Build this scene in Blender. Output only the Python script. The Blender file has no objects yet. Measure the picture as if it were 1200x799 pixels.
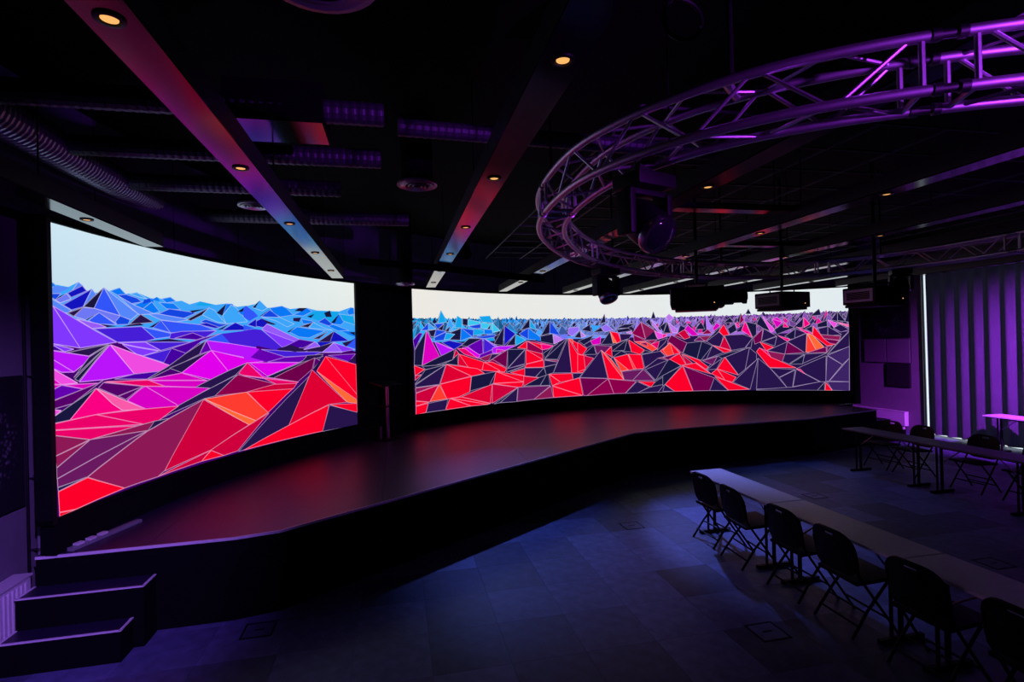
import bpy, bmesh, math, random
from mathutils import Vector, Matrix
R2D = math.pi / 180.0
scene = bpy.context.scene

# ------------------------------------------------------------------ camera
CAM_H, FOCAL = 2.45, 622.0
PITCH, ROLL, YAW = 0.0029, -0.0266, math.atan(135 / 622.0)


def cam_dir(u, f, v):
    c, s = math.cos(ROLL), math.sin(ROLL)
    u, v = c * u - s * v, s * u + c * v
    c, s = math.cos(PITCH), math.sin(PITCH)
    f, v = c * f - s * v, s * f + c * v
    c, s = math.cos(YAW), math.sin(YAW)
    return Vector((c * u + s * f, -s * u + c * f, v))


cam_data = bpy.data.cameras.new('camera')
cam_data.sensor_width = 36.0
cam_data.lens = FOCAL / 1200 * 36.0
cam_data.clip_start = 0.05
cam = bpy.data.objects.new('camera', cam_data)
scene.collection.objects.link(cam)
r_, f_, u_ = cam_dir(1, 0, 0), cam_dir(0, 1, 0), cam_dir(0, 0, 1)
cam.matrix_world = Matrix(((r_.x, u_.x, -f_.x, 0), (r_.y, u_.y, -f_.y, 0), (r_.z, u_.z, -f_.z, CAM_H), (0, 0, 0, 1)))
scene.camera = cam

# ------------------------------------------------------------------ world and exposure
world = bpy.data.worlds.new('world')
scene.world = world
world.use_nodes = True
world.node_tree.nodes['Background'].inputs['Color'].default_value = (0.0, 0.0, 0.0, 1)
world.node_tree.nodes['Background'].inputs['Strength'].default_value = 0.0
vs = scene.view_settings
vs.view_transform = 'Standard'
vs.look = 'None'
vs.exposure = 0.0
vs.gamma = 1.0
vs.use_curve_mapping = False
SCREEN_STRENGTH = 1.0
VIOLET = (0.36, 0.05, 1.0)
MAGENTA = (0.62, 0.06, 1.0)

# ------------------------------------------------------------------ materials
MATS = {}


def lin(c):
    return tuple(((x / 255) / 12.92 if x / 255 <= 0.04045 else ((x / 255 + 0.055) / 1.055) ** 2.4) for x in c)


def mat(name, color, rough=0.5, metal=0.0, noise=0.0, scale=8.0, bump=0.0, spec=0.5, rand=0.0, coat=0.0, stretch=None):
    if name in MATS:
        return MATS[name]
    m = bpy.data.materials.new(name)
    m.use_nodes = True
    nt = m.node_tree
    b = nt.nodes['Principled BSDF']
    b.inputs['Roughness'].default_value = rough
    b.inputs['Metallic'].default_value = metal
    b.inputs['Specular IOR Level'].default_value = spec
    b.inputs['Coat Weight'].default_value = coat
    b.inputs['Base Color'].default_value = (*color, 1)
    if noise or bump or rand:
        tc = nt.nodes.new('ShaderNodeTexCoord')
        src = tc.outputs['Object']
        if stretch:
            mp = nt.nodes.new('ShaderNodeMapping')
            mp.inputs['Scale'].default_value = stretch
            nt.links.new(src, mp.inputs['Vector'])
            src = mp.outputs['Vector']
        nz = nt.nodes.new('ShaderNodeTexNoise')
        nz.inputs['Scale'].default_value = scale
        nz.inputs['Detail'].default_value = 6
        nt.links.new(src, nz.inputs['Vector'])
        val = nz.outputs['Fac']
        mr = nt.nodes.new('ShaderNodeMapRange')
        mr.inputs['From Min'].default_value = 0.25
        mr.inputs['From Max'].default_value = 0.75
        mr.inputs['To Min'].default_value = 1 - noise
        mr.inputs['To Max'].default_value = 1 + noise
        nt.links.new(val, mr.inputs['Value'])
        out = mr.outputs['Result']
        if rand:
            oi = nt.nodes.new('ShaderNodeObjectInfo')
            mr2 = nt.nodes.new('ShaderNodeMapRange')
            mr2.inputs['To Min'].default_value = 1 - rand
            mr2.inputs['To Max'].default_value = 1 + rand
            nt.links.new(oi.outputs['Random'], mr2.inputs['Value'])
            mu = nt.nodes.new('ShaderNodeMath')
            mu.operation = 'MULTIPLY'
            nt.links.new(out, mu.inputs[0])
            nt.links.new(mr2.outputs['Result'], mu.inputs[1])
            out = mu.outputs['Value']
        mx = nt.nodes.new('ShaderNodeVectorMath')
        mx.operation = 'SCALE'
        mx.inputs[0].default_value = color
        nt.links.new(out, mx.inputs['Scale'])
        nt.links.new(mx.outputs['Vector'], b.inputs['Base Color'])
        if bump:
            bp = nt.nodes.new('ShaderNodeBump')
            bp.inputs['Strength'].default_value = bump
            bp.inputs['Distance'].default_value = 0.01
            nt.links.new(val, bp.inputs['Height'])
            nt.links.new(bp.outputs['Normal'], b.inputs['Normal'])
    MATS[name] = m
    return m


def emit_mat(name, color, strength):
    if name in MATS:
        return MATS[name]
    m = bpy.data.materials.new(name)
    m.use_nodes = True
    nt = m.node_tree
    b = nt.nodes['Principled BSDF']
    b.inputs['Base Color'].default_value = (0.02, 0.02, 0.02, 1)
    b.inputs['Emission Color'].default_value = (*color, 1)
    b.inputs['Emission Strength'].default_value = strength
    MATS[name] = m
    return m


def screen_mat():
    m = bpy.data.materials.new('led_display')
    m.use_nodes = True
    nt = m.node_tree
    nt.nodes.clear()
    at = nt.nodes.new('ShaderNodeAttribute')
    at.attribute_name = 'Col'
    em = nt.nodes.new('ShaderNodeEmission')
    em.inputs['Strength'].default_value = SCREEN_STRENGTH
    ou = nt.nodes.new('ShaderNodeOutputMaterial')
    nt.links.new(at.outputs['Color'], em.inputs['Color'])
    nt.links.new(em.outputs['Emission'], ou.inputs['Surface'])
    return m


def M(k):
    return MATS[k]


mat('ceiling_black', (0.0025, 0.0025, 0.003), 0.9, noise=0.3, scale=3, spec=0.1)
mat('wall_paint', (0.20, 0.19, 0.21), 0.8, noise=0.06, scale=5, bump=0.05, spec=0.2)
mat('wall_dark', (0.16, 0.15, 0.18), 0.8, noise=0.08, scale=5, bump=0.05, spec=0.2)
mat('fascia', (0.10, 0.10, 0.17), 0.75, noise=0.1, scale=4, spec=0.2)
mat('matt_black', (0.004, 0.004, 0.005), 0.85, noise=0.2, scale=6, spec=0.08)
mat('satin_black', (0.004, 0.004, 0.005), 0.5, noise=0.2, scale=20, spec=0.2)
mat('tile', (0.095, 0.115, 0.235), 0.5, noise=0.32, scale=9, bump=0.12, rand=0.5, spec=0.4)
mat('slab', (0.02, 0.02, 0.022), 0.9, noise=0.2)
mat('deck', (0.018, 0.012, 0.042), 0.40, noise=0.15, scale=14, bump=0.03, spec=0.5)
mat('beam', (0.010, 0.009, 0.014), 0.13, noise=0.05, scale=20, spec=0.75)
mat('diffuser_face', (0.45, 0.45, 0.48), 0.35, metal=0.7, noise=0.04, scale=20)
mat('proj_white', (0.75, 0.77, 0.8), 0.45, noise=0.04, scale=20)
mat('beam_side', (0.02, 0.02, 0.022), 0.4, noise=0.05, scale=20)
mat('duct', (0.34, 0.34, 0.40), 0.38, metal=0.8, noise=0.1, scale=6)
mat('dark_duct', (0.09, 0.09, 0.12), 0.55, metal=0.7, noise=0.1, scale=6)
mat('alu', (0.62, 0.6, 0.65), 0.45, metal=1.0, noise=0.06, scale=30, bump=0.02)
mat('steel', (0.35, 0.35, 0.37), 0.3, metal=1.0, noise=0.08, scale=30)
mat('nosing', (0.75, 0.73, 0.78), 0.4, metal=0.0, noise=0.05, scale=30)
mat('white_enamel', (0.65, 0.64, 0.66), 0.35, noise=0.03, scale=10)
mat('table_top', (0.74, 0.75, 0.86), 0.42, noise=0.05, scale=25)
mat('table_shaded', (0.10, 0.10, 0.12), 0.42, noise=0.05, scale=25)  # copy of the pale top with the far row's shade put into its colour
mat('void_black', (0.001, 0.001, 0.001), 1.0, noise=0.1, spec=0.0)
mat('chair_black', (0.003, 0.003, 0.004), 0.55, noise=0.2, scale=30, spec=0.15)
mat('curtain', (0.12, 0.12, 0.17), 0.85, noise=0.08, scale=60, bump=0.1, spec=0.15)
mat('panel_grey', (0.16, 0.155, 0.17), 0.85, noise=0.08, scale=40, bump=0.1)
mat('panel_black', (0.008, 0.008, 0.01), 0.7, noise=0.2, scale=40)
mat('glass_dark', (0.01, 0.01, 0.014), 0.08, noise=0.02, spec=0.6)
mat('proj_grey', (0.22, 0.23, 0.25), 0.45, noise=0.05, scale=20)
emit_mat('lamp_warm', (1.0, 0.46, 0.13), 1.1)
emit_mat('added_lamp', VIOLET, 2.0)  # lens glow of the added par cans
emit_mat('daylight', (0.80, 0.92, 1.0), 1.0)
emit_mat('status_led', (1.0, 0.45, 0.15), 1.0)


def dandelion_mat():
    m = bpy.data.materials.new('dandelion_print')
    m.use_nodes = True
    nt = m.node_tree
    b = nt.nodes['Principled BSDF']
    b.inputs['Roughness'].default_value = 0.6
    tc = nt.nodes.new('ShaderNodeTexCoord')
    ln = nt.nodes.new('ShaderNodeVectorMath')
    ln.operation = 'LENGTH'
    nt.links.new(tc.outputs['Object'], ln.inputs[0])
    rp = nt.nodes.new('ShaderNodeValToRGB')
    e = rp.color_ramp.elements
    e[0].position = 0.16
    e[0].color = (0, 0, 0, 1)
    e[1].position = 0.27
    e[1].color = (1, 1, 1, 1)
    x = e.new(0.31)
    x.color = (0.5, 0.5, 0.5, 1)
    x = e.new(0.42)
    x.color = (0, 0, 0, 1)
    nt.links.new(ln.outputs['Value'], rp.inputs['Fac'])
    vo = nt.nodes.new('ShaderNodeTexVoronoi')
    vo.inputs['Scale'].default_value = 26
    nt.links.new(tc.outputs['Object'], vo.inputs['Vector'])
    mr = nt.nodes.new('ShaderNodeMapRange')
    mr.inputs['From Min'].default_value = 0.5
    mr.inputs['From Max'].default_value = 0.1
    nt.links.new(vo.outputs['Distance'], mr.inputs['Value'])
    mu = nt.nodes.new('ShaderNodeMath')
    mu.operation = 'MULTIPLY'
    nt.links.new(rp.outputs['Color'], mu.inputs[0])
    nt.links.new(mr.outputs['Result'], mu.inputs[1])
    mx = nt.nodes.new('ShaderNodeMix')
    mx.data_type = 'RGBA'
    mx.inputs[6].default_value = (0.008, 0.008, 0.012, 1)
    mx.inputs[7].default_value = (0.16, 0.16, 0.2, 1)
    nt.links.new(mu.outputs['Value'], mx.inputs[0])
    nt.links.new(mx.outputs[2], b.inputs['Base Color'])
    MATS['dandelion'] = m


dandelion_mat()

# ------------------------------------------------------------------ mesh helpers


def to_mesh(name, bm, smooth=False):
    me = bpy.data.meshes.new(name)
    bmesh.ops.recalc_face_normals(bm, faces=bm.faces[:])
    bm.to_mesh(me)
    bm.free()
    if smooth:
        for p in me.polygons:
            p.use_smooth = True
        me.set_sharp_from_angle(angle=40 * R2D)
    return me


def add(name, me, m=None, parent=None, loc=None, rot=None, matrix=None):
    if m is not None and not me.materials:
        me.materials.append(m)
    o = bpy.data.objects.new(name, me)
    scene.collection.objects.link(o)
    if parent is not None:
        o.parent = parent
    if loc is not None:
        o.location = loc
    if rot is not None:
        o.rotation_euler = rot
    if matrix is not None:
        o.matrix_local = matrix
    return o


def obj(name, bm, m, parent=None, smooth=False, **k):
    return add(name, to_mesh(name, bm, smooth), m, parent, **k)


def thing(name, label, cat, loc=(0, 0, 0), rz=0.0, group=None):
    o = bpy.data.objects.new(name, None)
    o.empty_display_size = 0.1
    scene.collection.objects.link(o)
    o.location = loc
    o.rotation_euler = (0, 0, rz)
    tag(o, label, cat, group)
    return o


def tag(o, label, cat, group=None):
    o['label'] = label
    o['category'] = cat
    if group:
        o['group'] = group
    return o


def struct(o, label=None):
    o['kind'] = 'structure'
    if label:
        o['label'] = label
        o['category'] = label.split()[-1] if False else 'building part'
    return o


def box(x0, x1, y0, y1, z0, z1, bm=None, bevel=0.0, mx=None):
    bm = bm or bmesh.new()
    vs_ = [bm.verts.new((x, y, z)) for x in (x0, x1) for y in (y0, y1) for z in (z0, z1)]
    fs = [bm.faces.new([vs_[i] for i in q]) for q in ((0, 1, 3, 2), (4, 6, 7, 5), (0, 4, 5, 1), (2, 3, 7, 6), (0, 2, 6, 4), (1, 5, 7, 3))]
    if bevel:
        es = list({e for f in fs for e in f.edges})
        bmesh.ops.bevel(bm, geom=es, offset=bevel, segments=2, affect='EDGES', profile=0.7)
    if mx is not None:
        bmesh.ops.transform(bm, matrix=mx, verts=bm.verts[:])
    return bm


def frames(path, closed=False):
    n = len(path)
    out = []
    up = Vector((0, 0, 1))
    for i, p in enumerate(path):
        a = path[(i - 1) % n] if (closed or i > 0) else path[i]
        b = path[(i + 1) % n] if (closed or i < n - 1) else path[i]
        t = (b - a).normalized()
        ref = up if abs(t.z) < 0.95 else Vector((1, 0, 0))
        s = t.cross(ref).normalized()
        out.append((p, s, s.cross(t).normalized()))
    return out


def tube(path, r, seg=10, bm=None, closed=False, cap=True):
    bm = bm or bmesh.new()
    path = [Vector(p) for p in path]
    rs = r if isinstance(r, (list, tuple)) else [r] * len(path)
    rings = []
    for (p, s, u), rr in zip(frames(path, closed), rs):
        rings.append([bm.verts.new(p + (s * math.cos(2 * math.pi * k / seg) + u * math.sin(2 * math.pi * k / seg)) * rr) for k in range(seg)])
    n = len(rings)
    for i in range(n if closed else n - 1):
        a, b = rings[i], rings[(i + 1) % n]
        for k in range(seg):
            bm.faces.new((a[k], a[(k + 1) % seg], b[(k + 1) % seg], b[k]))
    if cap and not closed:
        bm.faces.new(rings[0][::-1])
        bm.faces.new(rings[-1])
    return bm


def lathe(prof, seg=24, bm=None, mx=None):
    """prof: list of (radius, z)"""
    bm = bm or bmesh.new()
    rings = [[bm.verts.new((r * math.cos(2 * math.pi * k / seg), r * math.sin(2 * math.pi * k / seg), z)) for k in range(seg)] for r, z in prof]
    for a, b in zip(rings, rings[1:]):
        for k in range(seg):
            bm.faces.new((a[k], a[(k + 1) % seg], b[(k + 1) % seg], b[k]))
    bm.faces.new(rings[0][::-1])
    bm.faces.new(rings[-1])
    if mx is not None:
        bmesh.ops.transform(bm, matrix=mx, verts=bm.verts[:])
    return bm


def prism(poly, z0, z1, bm=None):
    bm = bm or bmesh.new()
    a = [bm.verts.new((x, y, z0)) for x, y in poly]
    b = [bm.verts.new((x, y, z1)) for x, y in poly]
    n = len(poly)
    bm.faces.new(a[::-1])
    bm.faces.new(b)
    for i in range(n):
        bm.faces.new((a[i], a[(i + 1) % n], b[(i + 1) % n], b[i]))
    return bm


def clip(poly, axis, lim, keep_less):
    out = []
    n = len(poly)
    for i in range(n):
        a, b = poly[i], poly[(i + 1) % n]
        ia = (a[axis] <= lim) if keep_less else (a[axis] >= lim)
        ib = (b[axis] <= lim) if keep_less else (b[axis] >= lim)
        if ia:
            out.append(a)
        if ia != ib:
            t = (lim - a[axis]) / (b[axis] - a[axis])
            out.append(tuple(a[j] + (b[j] - a[j]) * t for j in range(2)))
    return out


def clip_rect(poly, x0, x1, y0, y1):
    for ax, lim, less in ((0, x0, False), (0, x1, True), (1, y0, False), (1, y1, True)):
        if len(poly) < 3:
            return []
        poly = clip(poly, ax, lim, less)
    return poly


def area2(p):
    return sum(p[i][0] * p[(i + 1) % len(p)][1] - p[(i + 1) % len(p)][0] * p[i][1] for i in range(len(p)))


def copy_tree(o, parent=None):
    c = o.copy()
    scene.collection.objects.link(c)
    c.parent = parent
    for ch in list(o.children):
        copy_tree(ch, c)
    return c


def aim(loc, target):
    d = (Vector(target) - Vector(loc)).normalized()
    return d.to_track_quat('-Z', 'Y').to_matrix().to_4x4()


# ------------------------------------------------------------------ dimensions of the place
CX, CY, RAD = 5.583, 4.130, 8.53          # arc of the LED wall
ZB, ZT = 1.063, 3.583
TH_L = (172.62, 137.70)
TH_R = (128.27, 52.55)
XL, XR, YB, YN = -3.20, 12.35, 13.6, -3.5
CEIL = 4.70
STAGE = 0.75
BEAM_Z = 3.58


def arc(th, r=RAD):
    return (CX + r * math.cos(th * R2D), CY + r * math.sin(th * R2D))


def arc_y(x, r=RAD):
    return CY + math.sqrt(max(0.0, r * r - (x - CX) ** 2))


# ------------------------------------------------------------------ room shell
floor = struct(obj('floor', box(XL - .2, XR + .2, YN - .2, YB + .2, -0.20, -0.006), M('slab')))
ceiling = struct(obj('ceiling', box(XL - .2, XR + .2, YN - .2, YB + .2, CEIL, CEIL + .2), M('ceiling_black')))
struct(obj('wall_left', box(XL - .2, XL, YN, YB, -.006, CEIL), M('wall_dark')))
struct(obj('wall_back', box(XL - .2, XR + .2, YB, YB + .2, -.006, CEIL), M('matt_black')))
struct(obj('wall_rear', box(XL - .2, XR + .2, YN - .2, YN, -.006, CEIL), M('wall_dark')))
# right wall with the tall window opening behind the curtain
WY0, WY1, WZ1 = 4.2, 10.385, 3.92
wr = box(XR, XR + .2, WY1, YB, -.006, CEIL)
box(XR, XR + .2, YN, WY0, -.006, CEIL, bm=wr)
box(XR, XR + .2, WY0, WY1, WZ1, CEIL, bm=wr)
struct(obj('wall_right', wr, M('wall_paint')))
win = thing('window_1', 'tall daylit window behind the grey curtain', 'window', (XR, 0, 0))
win['kind'] = 'structure'
wf = bmesh.new()
for yy in (WY0, 5.7, 7.2, 8.7, WY1 - .03):
    box(.03, .09, yy, yy + .03, 0, WZ1, bm=wf)
obj('window_frame', wf, M('proj_grey'), win)
for y0, y1 in ((WY0 + .03, 5.7), (5.73, 7.2), (7.23, 8.7), (8.73, WY1 - .03)):
    obj('pane', box(.05, .06, y0, y1, 0.0, WZ1), M('daylight'), win)

# floor tiles
TS = 0.60
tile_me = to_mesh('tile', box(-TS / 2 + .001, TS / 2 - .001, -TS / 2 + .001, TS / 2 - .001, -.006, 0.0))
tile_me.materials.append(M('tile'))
FRONT = [(-3.02, 5.24), (-1.50, 5.26), (-1.11, 5.34), (4.16, 8.99), (5.62, 9.18), (8.18, 9.27), (10.35, 9.80)]


def front_y(x):
    for (x0, y0), (x1, y1) in zip(FRONT, FRONT[1:]):
        if x0 <= x <= x1:
            return y0 + (y1 - y0) * (x - x0) / (x1 - x0)
    return 5.24 if x < 0 else 12.0


def in_view(x, y, z):
    d = Vector((x, y, z - CAM_H))
    a, b, c = d.dot(r_), d.dot(f_), d.dot(u_)
    return b > 0.5 and abs(a / b) < 1.02 and abs(c / b) < 0.70


shown, hidden = [], []
for i in range(-12, 24):
    for j in range(-20, 20):
        x, y = 2.0 + TS * (i + .5), 5.78 + TS * (j + .5)
        if x < XL - .3 or x > XR + .3 or y < YN - .3 or y > YB + .3:
            continue
        vis = any(in_view(x + sx, y + sy, 0) for sx in (-.3, .3) for sy in (-.3, .3)) and y < front_y(x) + .5 and XL + .3 < x < XR - .3
        (shown if vis else hidden).append((x, y))
shown.sort(key=lambda p: p[0] ** 2 + p[1] ** 2)
hidden += shown[300:]
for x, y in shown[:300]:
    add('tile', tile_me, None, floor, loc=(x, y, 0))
hb = bmesh.new()
for x, y in hidden:
    x0, x1 = max(x - TS / 2 + .002, XL), min(x + TS / 2 - .002, XR)
    y0, y1 = max(y - TS / 2 + .002, YN), min(y + TS / 2 - .002, YB)
    if x1 > x0 and y1 > y0:
        box(x0, x1, y0, y1, -.006, 0, bm=hb)
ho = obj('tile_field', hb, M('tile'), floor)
ho['kind'] = 'stuff'


# black fascia panels above and below the LED wall
def arc_panel(t0, t1, r0, r1, z0, z1, n=4):
    ins = [arc(t0 + (t1 - t0) * k / n, r0) for k in range(n + 1)]
    out = [arc(t0 + (t1 - t0) * k / n, r1) for k in range(n, -1, -1)]
    return prism(ins + out, z0, z1)


fas = struct(thing('trim_1', 'dark fascia of curved panels above the video walls', 'fascia'))
fas['kind'] = 'structure'
t = 176.0
while t > 48.5:
    t2 = max(t - 7.4, 48.0)
    obj('fascia_panel', arc_panel(t - .06, t2 + .06, RAD + .02, RAD + .10, ZT + .05, CEIL), M('fascia'), fas)
    t = t2
base = struct(thing('trim_2', 'black plinth under the video walls along the stage', 'plinth'))
base['kind'] = 'structure'
t = 172.7
while t > 52.6:
    t2 = max(t - 7.4, 52.5)
    obj('plinth_panel', arc_panel(t - .04, t2 + .04, RAD - .02, RAD + .10, STAGE, ZB - .05), M('matt_black'), base)
    t = t2
# black pillar between the two screens
pc = arc(133.0, RAD + .20)
pm = Matrix.Translation((pc[0], pc[1], 0)) @ Matrix.Rotation((133.0 - 90) * R2D, 4, 'Z')
pil = obj('trim_3', box(-.70, .70, -.10, .25, STAGE, CEIL, bevel=.01), M('matt_black'), matrix=pm)
struct(pil)
# side return from the left wall to the screen, and right return
struct(obj('trim_4', box(XL, -2.93, 5.02 + .62, 5.02 + .70, STAGE, CEIL), M('wall_dark')))
rx, ry = arc(52.2, RAD)
struct(obj('trim_5', box(rx - .02, rx + .12, ry - .1, ry + 1.6, STAGE, CEIL), M('matt_black')))

# ------------------------------------------------------------------ LED video walls
PALETTE = {'sky': (60, 165, 250), 'azure': (10, 120, 245), 'lblue': (85, 135, 250), 'deep': (20, 20, 190), 'royal': (20, 70, 225), 'peri': (110, 120, 245), 'dnavy': (24, 22, 62), 'cyan': (20, 165, 235), 'blue': (50, 85, 250), 'navy': (38, 20, 75), 'lvio': (150, 90, 250), 'indigo': (70, 30, 215), 'dvio': (70, 0, 160), 'vio': (130, 55, 255), 'mvio': (185, 20, 250), 'pink': (240, 75, 225), 'fuch': (220, 0, 190), 'purp': (100, 0, 175), 'hmag': (215, 0, 195), 'dpur': (85, 0, 105), 'rose': (235, 0, 105), 'hot': (250, 0, 130), 'lpink': (250, 90, 170), 'mag': (225, 0, 235), 'dmar': (110, 0, 75), 'mar': (140, 0, 75), 'dcrim': (140, 25, 85), 'plum': (105, 25, 95), 'red': (252, 0, 42), 'crim': (205, 0, 60), 'orange': (255, 60, 48), 'lorange': (255, 105, 55), 'dred': (222, 0, 50), 'lcyan': (60, 200, 240), 'plil': (190, 120, 235), 'lil': (150, 110, 245), 'grape': (60, 35, 100)}
LAYER = 2.5e-5
LED = screen_mat()


class Display:
    """A faceted curved LED wall; the shown picture is drawn as flat coloured faces on it."""

    def __init__(self, t0, t1, cols):
        self.t0, self.t1 = t0, t1          # left edge, right edge (deg)
        self.n = cols
        self.s1 = (t0 - t1) * R2D * RAD    # arc length
        self.verts, self.faces, self.cols = [], [], []
        self.k = 0
        self.lw = 0.012

    def s(self, th):
        return (self.t0 - th) * R2D * RAD

    def point(self, i, s, z, depth):
        ds = self.s1 / self.n
        a = arc(self.t0 - (self.t0 - self.t1) * i / self.n)
        b = arc(self.t0 - (self.t0 - self.t1) * (i + 1) / self.n)
        q = (s - i * ds) / ds
        x, y = a[0] + (b[0] - a[0]) * q, a[1] + (b[1] - a[1]) * q
        nx, ny = CX - (a[0] + b[0]) / 2, CY - (a[1] + b[1]) / 2
        l = math.hypot(nx, ny)
        return (x + nx / l * depth, y + ny / l * depth, z)

    def fill(self, poly, col, depth):
        """poly in (s, z); col: rgb or function of (s, z)"""
        ds = self.s1 / self.n
        ss = [p[0] for p in poly]
        i0, i1 = max(0, int(min(ss) / ds)), min(self.n - 1, int(max(ss) / ds))
        for i in range(i0, i1 + 1):
            q = clip_rect(poly, max(i * ds, 0), min((i + 1) * ds, self.s1), ZB, ZT)
            if len(q) < 3 or abs(area2(q)) < 1e-6:
                continue
            b = len(self.verts)
            self.verts += [self.point(i, s, z, depth) for s, z in q]
            self.faces.append(tuple(range(b, b + len(q))))
            self.cols += [(col(s, z) if callable(col) else col) for s, z in q]

    def poly(self, rgb, line, pts):
        self.k += 1
        dep = self.k * LAYER
        p = [(self.s(pts[i]), pts[i + 1]) for i in range(0, len(pts), 2)]
        self.fill(p, lin(rgb), dep)
        if line:
            w = self.lw * (1.0 if line == 1 else line) * .5
            lc = lin(tuple(c + (q - c) * .58 for c, q in zip(rgb, (238, 220, 245))))
            n = len(p)
            for i in range(n):
                (x0, y0), (x1, y1) = p[i], p[(i + 1) % n]
                l = math.hypot(x1 - x0, y1 - y0)
                if l < .01:
                    continue
                dx, dy = (x1 - x0) / l * w, (y1 - y0) / l * w
                self.fill([(x0 - dy - dx * .3, y0 + dx), (x0 + dy, y0 - dx), (x1 + dy, y1 - dx), (x1 - dy, y1 + dx)], lc, dep + LAYER * .5)

    def build(self, parent):
        me = bpy.data.meshes.new('display')
        me.from_pydata(self.verts, [], self.faces)
        at = me.color_attributes.new('Col', 'FLOAT_COLOR', 'CORNER')
        flat = []
        k = 0
        for f in self.faces:
            for _ in f:
                flat += [*self.cols[k], 1.0]
                k += 1
        at.data.foreach_set('color', flat)
        me.update()
        return add('display', me, LED, parent)


def make_screen(label, t0, t1, cols, draw, lw):
    mx, my = arc((t0 + t1) / 2)
    root = thing('led_screen', label, 'video wall', (mx, my, STAGE))
    inv = Matrix.Translation((-mx, -my, -STAGE))
    d = Display(t0, t1, cols)
    d.lw = lw
    draw(d)
    o = d.build(root)
    o.matrix_local = inv
    dt = (t0 - t1) / cols
    for c in range(cols):                  # cabinets behind the display, one column each
        a, b = t0 - dt * c, t0 - dt * (c + 1)
        p0, p1, p2, p3 = arc(a, RAD + .004), arc(b, RAD + .004), arc(b, RAD + .09), arc(a, RAD + .09)
        obj('cabinet', prism([p0, p1, p2, p3], ZB - .01, ZT + .01), M('matt_black'), root, matrix=inv)
    n = cols
    dl = 0.05 / RAD / R2D
    for z0, z1 in ((ZT + .002, ZT + .045), (ZB - .045, ZB - .002)):
        obj('bezel', arc_panel(t0 + dl, t1 - dl, RAD - .03, RAD + .10, z0, z1, n * 2), M('matt_black'), root, matrix=inv)
    for a, b in ((t0 + dl, t0 + .012), (t1 - .012, t1 - dl)):
        obj('bezel', arc_panel(a, b, RAD - .035, RAD + .10, ZB - .045, ZT + .045, 1), M('satin_black'), root, matrix=inv)
    return root


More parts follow.
